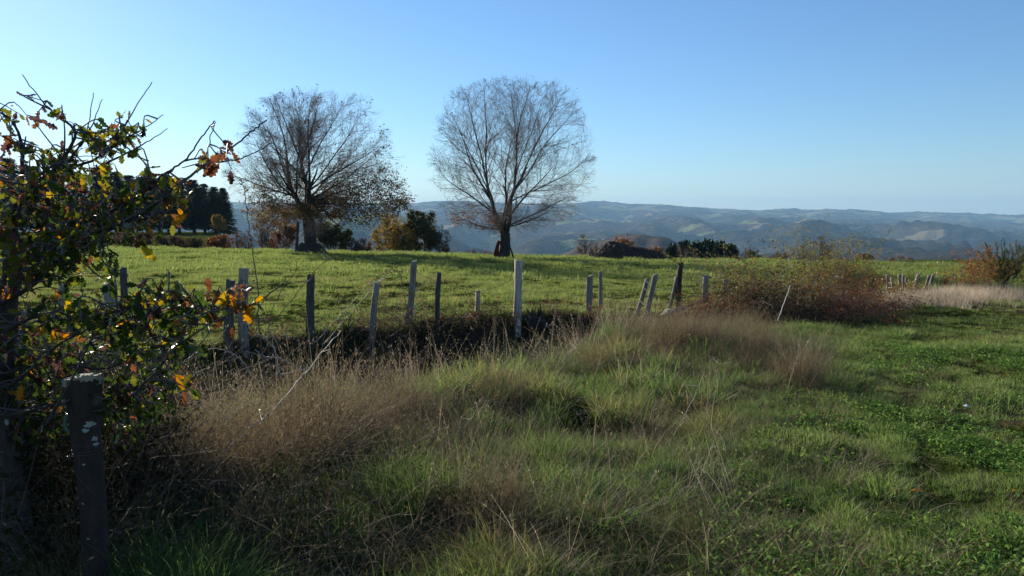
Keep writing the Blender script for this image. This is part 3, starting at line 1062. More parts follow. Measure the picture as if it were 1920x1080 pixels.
# spruces: px of the trunk, distance, px of the tip, label
SPR = [(-20, 175, 306, 'spruce at the far left, half hidden by the oak leaves'), (25, 182, 296, 'tall spruce behind the main fork of the oak sapling'),
       (70, 170, 312, 'spruce behind the dense middle of the oak'), (112, 180, 318, 'spruce behind the yellow leaves of the oak'),
       (152, 172, 322, 'spruce behind the right shoulder of the oak'), (190, 184, 318, 'spruce just right of the oak crown'),
       (222, 170, 322, 'bushy spruce beside the oak twigs, left of the thin one'), (248, 182, 328, 'thin spruce left of the black-tipped one'),
       (280, 172, 325, 'black-tipped spruce in the middle of the wood'), (300, 186, 334, 'spruce just right of the black-tipped one'),
       (318, 174, 327, 'pointed spruce under the long bare oak shoot'), (338, 182, 334, 'spruce left of the gap of sky in the wood'),
       (366, 172, 337, 'broad spruce right of the gap of sky'), (386, 182, 344, 'spruce directly behind the broad one at the gap'),
       (405, 172, 350, 'second spruce from the right end of the wood'), (422, 178, 352, 'spruce at the right end of the wood above the orange tree')]
SPR_G = 'dark spruces of the wood at the left'
first = None
for i, (px, Y, top, lab) in enumerate(SPR):
    x = (px - 960) / F * Y
    h = pxh(Y, top, x)
    s = h / 14.0
    ws = s * (.85 + .3 * ((i * 7) % 5) / 4)
    root = thing('spruce_tree', (x, Y, g1(x, Y)), lab, 'tree', SPR_G, i * 1.7)
    root.scale = (ws * 1.45, ws * 1.45, s)
    t, c = CM[i % 3]
    link('trunk', t, root)
    tag(link('crown', c, root), kind='stuff')


def pine_meshes(rng, h, w):
    zs = np.linspace(-.3, h * .9, 8)
    V, f = tubes(np.stack([.1 * np.sin(zs), 0 * zs, zs], -1)[None], (.018 * h * (1.05 - zs / h * .8))[None], 7)
    trunk = mesh('trunk', V, f, [M['post_bark']], True)
    n = 1700
    d = rand_dirs(rng, n)
    r = rng.uniform(.55, 1, n)[:, None]
    P = d * r * np.array([w * .5, w * .45, h * .5]) + np.array([0, 0, h * .52])
    P = P + rng.normal(0, .15, (n, 3))
    T = np.array([[0, 0, 0], [-.3, .6, .02], [0, 1, -.05], [.3, .6, .02]])
    V, f = place(T, QUAD_F, P, d + rng.normal(0, .7, (n, 3)), rng.uniform(.4, .9, n), rng)
    return trunk, mesh('crown', V, f, [M['needle']], False, {'hue': hues(rng, n, 4)})


PM = [pine_meshes(np.random.default_rng(230 + i), 6.0, 4.2) for i in range(2)]
PINES = [(1262, 106, 460, 'shortest dark pine at the left end of the pine clump'), (1284, 110, 453, 'dark pine, second from the left in the clump'),
         (1306, 104, 455, 'dark pine left of the middle of the clump'), (1328, 110, 451, 'tallest dark pine near the middle of the clump'),
         (1350, 104, 454, 'dark pine right of the tallest one'), (1370, 108, 459, 'dark pine at the right end of the pine clump')]
for i, (px, Y, top, lab) in enumerate(PINES):
    x = (px - 960) / F * Y
    h = pxh(Y, top, x)
    root = thing('pine_tree', (x, Y, g1(x, Y)), lab, 'tree', 'dark pines in a clump right of the manure heap', i * 1.1)
    root.scale = (.62 * h / 6 + .1, .62 * h / 6 + .1, h / 6.0)
    t, c = PM[i % 2]
    link('trunk', t, root)
    tag(link('crown', c, root), kind='stuff')


# ------------------------------------------------------------------ manure heap
def manure_heap():
    rng = np.random.default_rng(301)
    Y = 56.0
    x0 = (1177 - 960) / F * Y
    root = thing('manure_heap', (x0, Y, g1(x0, Y) - .05), 'long dark brown manure heap at the edge of the field', 'heap')
    n = 50
    u = np.linspace(-1, 1, n)
    X, Yy = np.meshgrid(u * 3.4, u * 1.5)
    prof = np.interp(X, [-3.4, -2.6, -1.4, -1.0, .3, 1.6, 2.6, 3.4], [0, .42, 1.25, 1.3, .95, .75, .38, 0])
    Z = prof * np.clip(1 - (Yy / 1.45) ** 2, 0, 1) ** .8 + .14 * (fbm(X * 3, Yy * 3, 77) - .5)
    V = np.stack([X, Yy, Z], -1).reshape(-1, 3)
    i = np.arange(n - 1)[:, None] * n + np.arange(n - 1)[None]
    f = np.stack([i, i + 1, i + n + 1, i + n], -1).reshape(-1, 4)
    link('mound', mesh('mound', V, f, [M['dung']], True), root)
    m = 1100
    px = rng.uniform(-3.2, 3.2, m); py = rng.uniform(-1.45, 1.2, m)
    pz = np.interp(px, [-3.4, -2.6, -1.4, -1.0, .3, 1.6, 2.6, 3.4], [0, .42, 1.25, 1.3, .95, .75, .38, 0]) * np.clip(1 - (py / 1.45) ** 2, 0, 1) ** .8
    T = np.array([[0, 0, .6], [.5, .1, 0], [.1, .55, .1], [-.5, .1, 0], [0, -.5, .1], [0, 0, -.4]], float)
    Fc = [np.array([[0, 1, 2], [0, 2, 3], [0, 3, 4], [0, 4, 1], [5, 2, 1], [5, 3, 2], [5, 4, 3], [5, 1, 4]])]
    V, fs = place(T, Fc, np.stack([px, py, pz], -1), rand_dirs(rng, m), rng.uniform(.08, .30, m), rng)
    tag(link('clods', mesh('clods', V, fs, [M['dung']]), root), kind='stuff')


manure_heap()


# ------------------------------------------------------------------ cows, houses, mast far away
def cow(px, Y, rz, label, lying=False):
    x = (px - 960) / F * Y
    root = thing('cow', (x, Y, g1(x, Y) - (.35 if lying else 0)), label, 'cow', 'red-brown cows on the far pasture', rz)
    root.scale = (.78, .78, .78)
    J = [(0, 0, 1.05), (.55, 0, 1.02), (-.6, 0, 1.08), (.95, 0, 1.18), (1.3, 0, 1.15 if not lying else 1.3), (1.58, 0, .98 if not lying else 1.1)]
    E = [(0, 1), (0, 2), (1, 3), (3, 4), (4, 5)]
    R = [.40, .38, .36, .24, .17, .11]
    for sx, sy in ((.6, .2), (.6, -.2), (-.68, .2), (-.68, -.2)):
        b = len(J)
        J += [(sx, sy, .72), (sx + (.02 if sx > 0 else .1), sy, .42), (sx, sy, .02)]
        R += [.17, .09, .07]
        E += [(1 if sx > 0 else 2, b), (b, b + 1), (b + 1, b + 2)]
    b = len(J)
    J += [(-.98, 0, 1.1), (-1.05, 0, .55)]
    R += [.06, .04]
    E += [(2, b), (b, b + 1)]
    me = bpy.data.meshes.new('cow_body')
    me.from_pydata(J, E, [])
    me.materials.append(M['cow'])
    o = link('body', me, root)
    o.modifiers.new('skin', 'SKIN')
    if not me.skin_vertices:
        return
    for i, v in enumerate(me.skin_vertices[0].data):
        v.radius = (R[i], R[i])
    me.skin_vertices[0].data[0].use_root = True
    s = o.modifiers.new('sub', 'SUBSURF')
    s.levels = s.render_levels = 1
    # horns
    for sy in (1, -1):
        p = path([(1.25, .1 * sy, 1.28), (1.28, .26 * sy, 1.34), (1.36, .3 * sy, 1.46)], 4)
        V, f = tubes(p[None], np.linspace(.03, .008, len(p))[None], 5)
        link('horn', mesh('horn', V, f, [M['cane']], True), root)


def farmhouse(px, Y, rz, label, w=11, d=7, h=5):
    x = (px - 960) / F * Y
    z = g1(x, Y)
    root = thing('farmhouse', (x, Y, z), label, 'house', 'white houses on the far hills', rz)
    V = np.array([(sx * w / 2, sy * d / 2, zz) for zz in (-3, h) for sy in (-1, 1) for sx in (-1, 1)] + [(-w / 2, 0, h + 3), (w / 2, 0, h + 3)], float)
    f4 = np.array([[0, 1, 5, 4], [2, 6, 7, 3]]); f5 = np.array([[0, 4, 8, 6, 2], [1, 3, 7, 9, 5]])
    link('wall', mesh('wall', V, [f4, f5], [M['wall']]), root)
    e = .5
    V = np.array([(-w / 2 - e, -d / 2 - e, h - .3), (w / 2 + e, -d / 2 - e, h - .3), (w / 2 + e, 0, h + 3.2), (-w / 2 - e, 0, h + 3.2),
                  (-w / 2 - e, d / 2 + e, h - .3), (w / 2 + e, d / 2 + e, h - .3)], float)
    link('roof', mesh('roof', V, np.array([[0, 1, 2, 3], [3, 2, 5, 4]]), [M['roof']]), root)
    for k in range(3):
        cx = -w / 2 + (k + .5) * w / 3
        V = np.array([(cx - .5, -d / 2 - .06, 1.2), (cx + .5, -d / 2 - .06, 1.2), (cx + .5, -d / 2 - .06, 2.8), (cx - .5, -d / 2 - .06, 2.8)])
        link('window', mesh('window', V, np.array([[0, 1, 2, 3]]), [M['pane']]), root)


farmhouse(1128, 9300, .5, 'tiny white house high on the far ridge, uppermost of the houses', 16, 9, 7)
farmhouse(1172, 8400, .3, 'tiny white house on the far slope, straight above the wooded hill with the mast', 16, 9, 7)
farmhouse(1343, 6400, .4, 'larger white house on the far slope, left of its close neighbour', 14, 8, 6)
farmhouse(1352, 6440, .9, 'smaller white house on the far slope close beside a larger one', 11, 7, 5)


def mast():
    Y = 1490.0
    x = (1172 - 960) / F * Y
    z = g1(x, Y)
    root = thing('radio_mast', (x, Y, z), 'thin pale mast standing on the top of the wooded hill', 'mast')
    p = np.array([(0, 0, -2), (0, 0, 8), (0, 0, 16)], float)
    V, f = tubes(p[None], np.array([[.45, .38, .28]]), 6)
    link('pole', mesh('pole', V, f, [M['steel']]), root)
    for zz in (11, 14.5):
        p = np.array([(-1.4, 0, zz), (0, 0, zz), (1.4, 0, zz)], float)
        V, f = tubes(p[None], np.array([[.18, .18, .18]]), 6)
        link('crossbar', mesh('crossbar', V, f, [M['steel']]), root)


mast()
cow(1673, 205, .2, 'red-brown cow lying at the left of the herd on the far pasture', True)
cow(1690, 205, 2.9, 'red-brown cow standing in the middle of the herd on the far pasture', False)
cow(1708, 207, 3.3, 'red-brown cow lying at the right of the herd on the far pasture', True)


def field_bank():
    rng = np.random.default_rng(350)
    n = 60
    px = np.linspace(1615, 1905, n)
    Y = 64 + 4 * np.linspace(0, 1, n)
    X = (px - 960) / F * Y
    z = gnd(X, Y)
    h = .16 + .12 * rng.uniform(0, 1, n) + .08 * np.sin(np.arange(n) * .7)
    rows = [(-.35, 0.0), (-.2, .8), (.0, 1.0), (.3, .7), (.6, 0.0)]
    V = np.stack([np.stack([X + rng.normal(0, .03, n), Y + dy, z - .06 + h * f + (.06 if f else 0)], -1) for dy, f in rows]).reshape(-1, 3)
    k = np.arange(n - 1)
    f = np.concatenate([np.stack([r * n + k, r * n + k + 1, (r + 1) * n + k + 1, (r + 1) * n + k], -1) for r in range(4)])
    base = V[0].copy()
    tag(link('earth_bank', mesh('earth_bank', V - base, f, [M['dung']], False), None, tuple(base)), 'low dark earth bank between the near field and the far pasture', 'bank')


field_bank()

# ------------------------------------------------------------------ fence stakes
POSTS = 'stakes of the wire fence along the field'


def post_mesh(rng, h, r, style, lean):
    """stake along local z with lean (x,y at the top); returns verts, faces"""
    K = 9
    sides = {'sawn': 8, 'round': 10, 'split': 9, 'thin': 7}[style]
    zs = np.linspace(-.25, h, K)
    t = np.clip(zs / h, -.3, 1)
    bend = rng.normal(0, .012, 2)
    c = np.stack([lean[0] * t + bend[0] * np.sin(t * 3.1) * h, lean[1] * t + bend[1] * np.sin(t * 3.1) * h, zs], -1)
    if style == 'sawn':
        a = np.radians([20, 70, 110, 160, 200, 250, 290, 340])
        rad = np.array([1.05] * 8) * np.array([1, 1, .95, 1.05, 1, .98, 1.03, 1])
        prof = np.stack([np.cos(a) * rad, np.sin(a) * rad * .8], -1)
    elif style == 'split':
        a = np.linspace(0, 2 * math.pi, sides, endpoint=False)
        rad = rng.uniform(.65, 1.15, sides)
        prof = np.stack([np.cos(a) * rad, np.sin(a) * rad], -1)
    else:
        a = np.linspace(0, 2 * math.pi, sides, endpoint=False)
        rad = rng.uniform(.92, 1.08, sides)
        prof = np.stack([np.cos(a) * rad, np.sin(a) * rad], -1)
    V = []
    for k in range(K):
        w = r * (1.06 - .12 * t[k]) * (1 + rng.normal(0, .025))
        q = prof * w * (1 + rng.normal(0, .035, (sides, 1)))
        zc = np.full(sides, zs[k])
        if k == K - 1:
            zc = zc + q[:, 0] * rng.uniform(-.35, .35) + q[:, 1] * rng.uniform(-.3, .3) + rng.normal(0, .006 if style == 'sawn' else .015, sides)
            if style == 'split':
                zc = zc + rng.uniform(-.06, .02, sides)
        V.append(np.stack([c[k, 0] + q[:, 0], c[k, 1] + q[:, 1], zc], -1))
    V = np.concatenate(V)
    i = np.arange(sides); i2 = (i + 1) % sides
    f = np.concatenate([np.stack([k * sides + i, k * sides + i2, (k + 1) * sides + i2, (k + 1) * sides + i], -1) for k in range(K - 1)])
    V = np.concatenate([V, V[-sides:].mean(0, keepdims=True)])
    cap = np.stack([(K - 1) * sides + i, (K - 1) * sides + i2, np.full(sides, len(V) - 1)], -1)
    return V, [f, cap]


ANCH = {}


def stake(key, bx, by, tx, ty, wpx, style, mat, label, Y=None):
    """a stake seen from foot (bx,by) to head (tx,ty), wpx wide"""
    if Y is None:
        g = onground(bx, by)
    else:
        p = at(bx, by, Y)
        g = np.array([p[0], Y, g1(p[0], Y)])
    top = at(tx, ty, g[1])
    h = top[2] - g[2]
    rng = np.random.default_rng(int(bx * 7 + by))
    r = wpx / F * g[1] / 2
    V, fs = post_mesh(rng, h, r, style, (top[0] - g[0], rng.normal(0, .03)))
    o = link('fence_stake', mesh('fence_stake', V, fs, [M[mat]], style != 'sawn'), None, tuple(g), (0, 0, 0))
    tag(o, label, 'fence stake', POSTS)
    ANCH[key] = (g, top, h)
    return o


stake('a', 118, 606, 119, 533, 17, 'round', 'post_grey', 'grey stake at the far left, seen between oak leaves left of the notched one', 12.6)
stake('b', 206, 606, 205, 531, 23, 'split', 'post_grey', 'thick notched grey stake at the left, beside a taller thin one', 12.2)
stake('c', 233, 580, 230, 503, 13, 'round', 'post_dark', 'thin dark stake behind the thick notched one', 13.6)
stake('d', 429, 653, 432, 525, 17, 'sawn', 'post_dark', 'shorter dark corner stake close beside a taller grey one, behind red oak leaves')
stake('e', 458, 649, 458, 503, 18, 'sawn', 'post_grey', 'tall grey corner stake right of a shorter dark one')
stake('f', 582, 629, 582, 516, 15, 'sawn', 'post_dark', 'square dark stake standing alone between the corner pair and the leaning one')
stake('g', 697, 631, 707, 532, 13, 'round', 'post_grey', 'round grey stake leaning right, with bramble canes reaching its head')
stake('h', 766, 606, 776, 490, 12, 'sawn', 'post_grey', 'tall squared pale-edged stake leaning right, left of the thin black one')
stake('i', 820, 606, 823, 510, 10, 'thin', 'post_dark', 'thin knotty black stake above the bramble bank')
stake('j', 895, 600, 896, 543, 11, 'split', 'post_grey', 'shortest grey stake, half sunk in the brambles', 13.6)
stake('k', 970, 609, 973, 487, 16, 'split', 'post_pale', 'tall pale split stake with long cracks, brightest of the row')
stake('l', 1104, 592, 1106, 517, 12, 'sawn', 'post_grey', 'flat grey stake beside a thinner taller one, right of the pale split one')
stake('m', 1124, 594, 1125, 509, 8, 'thin', 'post_grey', 'thin grey stake right beside a flat wider one')
stake('n', 1194, 590, 1214, 523, 9, 'thin', 'post_grey', 'straight leaning stake, left one of the leaning pair')
stake('o', 1209, 598, 1228, 516, 10, 'thin', 'post_grey', 'crooked leaning stake, right one of the leaning pair')
stake('p', 1254, 583, 1268, 519, 7, 'thin', 'post_grey', 'slim stake leaning towards the tall sprouting stake')
stake('q', 1273, 581, 1277, 493, 11, 'round', 'post_bark', 'tall round stake with leafy shoots at its head, left of the hedge')
stake('r', 1322, 588, 1323, 517, 12, 'round', 'post_grey', 'grey stake with a knob head between the sprouting stake and the hedge')
stake('s', 1359, 582, 1360, 524, 9, 'round', 'post_grey', 'thin grey stake at the left end of the hedge')
stake('t', 1414, 580, 1416, 518, 9, 'thin', 'post_grey', 'grey stake half hidden inside the hedge', 18.4)
FARP = [(1578, 516, 9), (1590, 518, 7), (1665, 516, 7), (1673, 521, 6), (1687, 515, 6), (1695, 516, 5), (1701, 520, 5), (1722, 514, 7), (1741, 516, 6), (1748, 515, 6), (1852, 514, 5)]
FARL = ['grey stake showing just right of the hedge, wider of a close pair', 'thin stake right of the hedge, narrower of a close pair',
        'first stake of the far group beyond the hedge', 'short stake second in the far group beyond the hedge',
        'third stake of the far group, straight and pale', 'slim fourth stake of the far group', 'dark bent stake in the middle of the far group',
        'pale leaning stake after the gap in the far group', 'stake second to last in the far group, leaning right', 'last stake of the far group, next to the green broom',
        'single thin stake between the russet shrub and the tall broom']
for i, (px, py, wp) in enumerate(FARP):
    Yf = np.interp(px, [1570, 1660, 1750, 1860], [21.5, 24.2, 26.2, 30.0])
    ln = (0, 0, 0, 0, 0, 0, -5, -9, -7, -8, 0)[i]
    stake('far%d' % i, px + ln, py + 48, px, py, wp, 'thin', 'post_grey', FARL[i], Yf)

# knob on the stake by the hedge, small pegs in the field
for px, py, hh, lab in ((617, 492, .28, 'tiny pale peg in the field in front of the wide tree, nearer of two'),
                        (607, 480, .35, 'tiny pale peg in the field in front of the wide tree, farther of two')):
    g = onground(px, py)
    V, fs = post_mesh(np.random.default_rng(px), hh, .035, 'sawn', (.02, 0))
    tag(link('peg', mesh('peg', V, fs, [M['post_pale']]), None, tuple(g)), lab, 'peg', 'two small pegs in the field')


# wires
def wire(keys, fr, label):
    pts = []
    for i, k in enumerate(keys):
        g, top, h = ANCH[k]
        p = g + (top - g) * fr * np.array([1, 0, 1]) + np.array([0, -.06, 0])
        p[2] = g[2] + min(fr * 1.05, h * .93)
        if pts:
            q = pts[-1]
            for t in (.25, .5, .75):
                m = q + (p - q) * t
                m[2] -= .05 * (1 - (2 * t - 1) ** 2)
                pts.append(m)
            pts.append(p)
        else:
            pts.append(p)
    P = np.array(pts)
    parts = [tubes(P[None], np.full((1, len(P)), .003), 4)]
    seg = np.linalg.norm(np.diff(P, axis=0), axis=1)
    s = np.concatenate([[0], np.cumsum(seg)])
    q = np.arange(.1, s[-1], .16)
    B = np.stack([np.interp(q, s, P[:, j]) for j in range(3)], -1)
    rng = np.random.default_rng(5)
    d = rand_dirs(rng, len(B)) * .016
    parts.append(tubes(np.stack([B - d, B + d], 1), np.full((len(B), 2), .0018), 3))
    V, fs = merge(parts)
    tag(link('barbed_wire', mesh('barbed_wire', V, fs, [M['wire']])), label, 'wire', 'strands of barbed wire along the stakes')


LINE1 = ['e', 'f', 'g', 'h', 'j', 'k', 'l', 'm', 'n', 'o', 'q', 'r', 's']
wire(LINE1, .28, 'lowest strand of barbed wire from the corner stake to the hedge')
wire(LINE1, .55, 'middle strand of barbed wire from the corner stake to the hedge')
wire(LINE1, .82, 'top strand of barbed wire from the corner stake to the hedge')
wire(['a', 'b', 'c', 'd'], .62, 'strand of barbed wire running left of the corner stakes behind the oak')

# ------------------------------------------------------------------ oak leaf shape
def oak_leaf(rng):
    n = 16
    t = np.linspace(0, 1, n)
    env = .29 * np.sin(np.clip(t * 1.0, 0, 1) ** 1.3 * math.pi) ** .7
    ph = rng.uniform(-.3, .3)
    lobl = .78 + .27 * np.cos(2 * math.pi * 4.3 * t + ph)
    lobr = .78 + .27 * np.cos(2 * math.pi * 4.3 * t + ph + rng.uniform(-.6, .6))
    wl = env * lobl * rng.uniform(.93, 1.07, n) + .012
    wr = env * lobr * rng.uniform(.93, 1.07, n) + .012
    wl[-1] = wr[-1] = .03
    lob = .5 * (lobl + lobr)
    curl = rng.uniform(-.25, .35)
    fold = rng.uniform(.05, .4)
    zc = curl * (t - .3) ** 2 + .03 * np.sin(t * 9 + rng.uniform(0, 6))
    L = np.stack([-wl, t + .03 * lob, zc + wl * fold + rng.normal(0, .012, n)], -1)
    Cc = np.stack([.02 * np.sin(t * 4), t, zc], -1)
    R = np.stack([wr, t + .03 * lob, zc + wr * fold + rng.normal(0, .012, n)], -1)
    stalk = np.array([[-.008, -.14, 0], [.008, -.14, 0]])
    V = np.concatenate([L, Cc, R, stalk])
    i = np.arange(n - 1)
    f = np.concatenate([np.stack([i, i + n, i + n + 1, i + 1], -1), np.stack([i + n, i + 2 * n, i + 2 * n + 1, i + n + 1], -1),
                        np.array([[3 * n, 3 * n + 1, 2 * n, 0]])])
    return V, f


OAKT = [oak_leaf(np.random.default_rng(400 + i)) for i in range(4)]


# ------------------------------------------------------------------ oak sapling at the left
def oak_sapling():
    rng = np.random.default_rng(500)
    x0, y0 = -2.15, 3.25
    base = np.array([x0, y0, g1(x0, y0) - .05])
    root = thing('oak_sapling', tuple(base), 'young oak with green, yellow and rusty autumn leaves beside the nearest post', 'tree')

    def q(px, py, Y):
        return at(px, py, Y) - base
    trunk = np.array([(0, 0, -.1), q(8, 820, 3.2), q(6, 640, 3.2), q(22, 500, 3.2), q(24, 430, 3.2), q(30, 375, 3.2)])
    tp = path(trunk, 5, .004, rng)
    V, fs = trunk_mesh(rng, tp, np.linspace(.055, .026, len(tp)), 10, .3, .06)
    link('trunk', mesh('trunk', V, fs, [M['oak_bark']], True), root)
    BR = [  # (radius0, radius1, points px,py,Y)
        (.020, .004, [(30, 380, 3.2), (42, 320, 3.15), (38, 260, 3.1), (20, 225, 3.1), (-8, 205, 3.1)]),
        (.018, .0022, [(30, 385, 3.2), (75, 350, 3.1), (140, 258, 3.0), (105, 215, 3.0), (76, 186, 3.0), (42, 140, 3.0)]),
        (.016, .0022, [(36, 390, 3.2), (110, 330, 3.2), (190, 290, 3.25), (228, 246, 3.3), (252, 205, 3.3), (285, 154, 3.3)]),
        (.010, .002, [(110, 330, 3.2), (150, 270, 3.2), (166, 232, 3.2), (175, 174, 3.2)]),
        (.008, .002, [(150, 275, 3.2), (172, 236, 3.25), (192, 186, 3.25)]),
        (.010, .002, [(190, 292, 3.25), (232, 262, 3.2), (270, 240, 3.2), (306, 215, 3.15)]),
        (.010, .002, [(170, 320, 3.25), (235, 288, 3.3), (280, 264, 3.3), (314, 241, 3.3)]),
        (.018, .003, [(24, 470, 3.2), (120, 430, 3.1), (200, 400, 3.0), (262, 368, 2.95), (302, 330, 2.9), (345, 302, 2.9), (375, 262, 2.9), (402, 226, 2.9)]),
        (.006, .002, [(345, 302, 2.9), (386, 290, 2.9), (395, 255, 2.95), (405, 228, 2.95)]),
        (.016, .003, [(30, 490, 3.2), (140, 450, 3.0), (250, 410, 2.9), (330, 352, 2.8), (386, 306, 2.75), (425, 284, 2.7), (470, 248, 2.7), (500, 225, 2.7)]),
        (.006, .002, [(386, 306, 2.75), (440, 300, 2.75), (480, 285, 2.75), (510, 268, 2.75)]),
        (.018, .005, [(0, 570, 3.1), (60, 535, 3.0), (105, 490, 2.9), (170, 440, 2.9), (260, 412, 2.9), (330, 395, 2.9)]),
        (.014, .003, [(-10, 640, 3.0), (60, 596, 2.9), (150, 602, 2.8), (250, 575, 2.75), (340, 562, 2.7), (420, 578, 2.65), (478, 568, 2.6), (532, 530, 2.6)]),
        (.012, .003, [(0, 740, 3.1), (60, 690, 3.0), (120, 640, 2.9), (200, 605, 2.8), (290, 588, 2.8), (380, 560, 2.75)]),
        (.010, .003, [(90, 790, 2.9), (130, 720, 2.85), (165, 650, 2.8), (180, 590, 2.8)]),
        (.010, .003, [(250, 740, 2.8), (290, 700, 2.8), (330, 655, 2.8), (400, 600, 2.75)]),
        (.014, .004, [(-20, 430, 3.1), (20, 390, 3.0), (60, 340, 2.9), (120, 300, 2.9)]),
        (.012, .004, [(20, 520, 3.2), (80, 470, 3.4), (150, 400, 3.5), (210, 340, 3.6)]),
        (.014, .004, [(10, 700, 3.1), (90, 680, 3.2), (200, 690, 3.2), (320, 640, 3.0)]),
        (.012, .004, [(10, 780, 3.1), (100, 760, 2.95), (190, 740, 3.2), (280, 700, 3.3)]),
        (.010, .003, [(24, 440, 3.2), (-40, 380, 3.0), (-90, 300, 2.9)]),
        (.010, .003, [(10, 620, 3.2), (-60, 560, 3.0), (-120, 480, 2.9)]),
    ]
    nodes = []
    for r0, r1, pts in BR:
        P = path([q(*p) for p in pts], 7, .0014, rng)
        V, f = tubes(P[None], (r1 * .8 + (r0 * .62 - r1 * .8) * (1 - np.linspace(0, 1, len(P))) ** 1.7)[None], 7)
        link('branch', mesh('branch', V, f, [M['oak_bark']], True), root)
        nodes.append(P)
    nodes = np.concatenate(nodes)
    CL = [  # px, py, rx, ry, leaves, depth, colour weights (green, olive, yellow, orange, russet, purple)
        (165, 300, 60, 55, 120, 3.15, (2, 5, 1.2, .2, 1, .8)), (225, 270, 45, 45, 90, 3.25, (2, 6, 1.4, .2, .6, .5)),
        (100, 350, 80, 50, 130, 3.0, (2, 3, .8, .6, 1.6, 1.5)), (40, 330, 55, 50, 80, 3.0, (1, 2, .8, .8, 1.6, 1.2)),
        (30, 250, 45, 35, 34, 3.1, (.3, .8, .3, .3, 1, 2)), (100, 215, 35, 40, 22, 3.0, (.1, .3, .1, .2, 1, 2)),
        (250, 245, 30, 35, 22, 3.25, (.5, 1.5, .6, .2, 1, 1)), (150, 400, 110, 50, 190, 3.0, (3, 4, .7, .4, 1.2, 1)),
        (270, 370, 60, 40, 110, 2.95, (3, 3, .4, .2, 2, 1.4)), (325, 385, 45, 40, 60, 2.9, (1, 1, .3, .5, 2.5, 1.4)),
        (230, 425, 80, 35, 90, 2.9, (4, 3, .5, .4, .7, .5)), (70, 450, 85, 50, 150, 2.95, (4, 3, .6, .7, 1, .7)),
        (140, 490, 90, 45, 140, 2.95, (6, 2.4, .3, .4, .6, .4)), (40, 500, 50, 50, 70, 3.0, (2, 1, .5, 1, 2, 1)),
        (400, 300, 18, 14, 12, 2.75, (0, .2, .2, .4, 2, 2)), (425, 300, 18, 22, 9, 2.72, (0, .1, .1, .3, 2, 2)),
        (330, 340, 50, 40, 18, 2.85, (.5, 1, .5, .6, 1, 1)), (440, 560, 30, 28, 26, 2.62, (.5, 1, 1.2, 2, 2.2, .5)),
        (300, 560, 70, 30, 85, 2.72, (5, 1.6, .7, .5, 1, .4)), (360, 585, 60, 28, 55, 2.7, (4, 1.6, .7, .9, 1, .4)),
        (220, 600, 90, 40, 110, 2.8, (5, 2, .6, .8, 1, .5)), (100, 590, 70, 40, 60, 2.9, (2, 1.4, 1, 1, 1, .6)),
        (60, 660, 70, 60, 130, 3.3, (4, 2, .4, .7, 1.5, 1)), (200, 650, 100, 35, 110, 3.25, (5, 1.5, .3, .4, 1, .7)),
        (300, 650, 70, 45, 70, 2.8, (4, 1.4, .3, .4, 1, .5)), (50, 770, 70, 70, 190, 3.4, (5, 1.5, .2, .3, 1, 1)),
        (270, 735, 80, 50, 110, 3.2, (5, 1.2, .2, .3, 1, 1)), (330, 730, 40, 40, 24, 3.1, (1, .8, .4, 1, 1.6, .6)),
        (200, 790, 100, 60, 190, 3.4, (5, 1.2, .2, .2, .8, 1)), (-60, 420, 70, 130, 200, 3.0, (3, 2.4, .5, .6, 1.3, 1)),
        (-60, 650, 70, 130, 220, 3.0, (5, 2, .3, .4, 1.2, 1)),
    ]
    cols = list(OAK_COLS)
    LP, LD, LC, LS = [], [], [], []
    TW = []
    for px, py, rx, ry, n, Y, wts in CL:
        n = n * (.72 if py < 430 else 1.0)
        ntw = max(3, int(n * .36))
        wts = np.array(wts) * np.array([1.2, 1.35, .65, .4, .75, .9])
        a = rng.uniform(0, 2 * math.pi, ntw); rr = np.sqrt(rng.uniform(0, 1, ntw))
        for k in range(ntw):
            e = q(px + rx * rr[k] * math.cos(a[k]), py + ry * rr[k] * math.sin(a[k]), Y + rng.normal(0, .16))
            j = np.argmin(((nodes - e) ** 2).sum(1) + rng.uniform(0, .012, len(nodes)))
            s = nodes[j]
            d = e - s
            Ld = np.linalg.norm(d)
            if Ld > .55:
                s = e - d / Ld * .55
                j2 = np.argmin(((nodes - s) ** 2).sum(1))
                s = nodes[j2] if np.linalg.norm(nodes[j2] - e) < .7 else s
            mid = (s + e) / 2 + rng.normal(0, .03, 3) + np.array([0, 0, .02])
            P = path([s, mid, e], 3)
            TW.append(P)
            m = int(rng.integers(3, 6))
            for _ in range(m):
                t = rng.uniform(.35, 1.0) ** .7
                f = t * (len(P) - 1)
                i = min(int(f), len(P) - 2)
                pp = P[i] + (P[i + 1] - P[i]) * (f - i)
                dd = norm(P[i + 1] - P[i]) * .5 + rand_dirs(rng, 1)[0] * .9 + np.array([0, 0, -.45])
                LP.append(pp); LD.append(dd)
                LC.append(rng.choice(6, p=np.array(wts) / sum(wts)))
                LS.append(rng.uniform(.030, .058))
    TWa = np.array(TW)
    V, f = tubes(TWa, np.broadcast_to(np.linspace(.0035, .0016, TWa.shape[1]), TWa.shape[:2]), 4)
    tag(link('twigs', mesh('twigs', V, f, [M['oak_twig']], True), root), kind='stuff')
    # buds and side spurs on the bare shoots
    LP, LD, LC, LS = np.array(LP), np.array(LD), np.array(LC), np.array(LS)
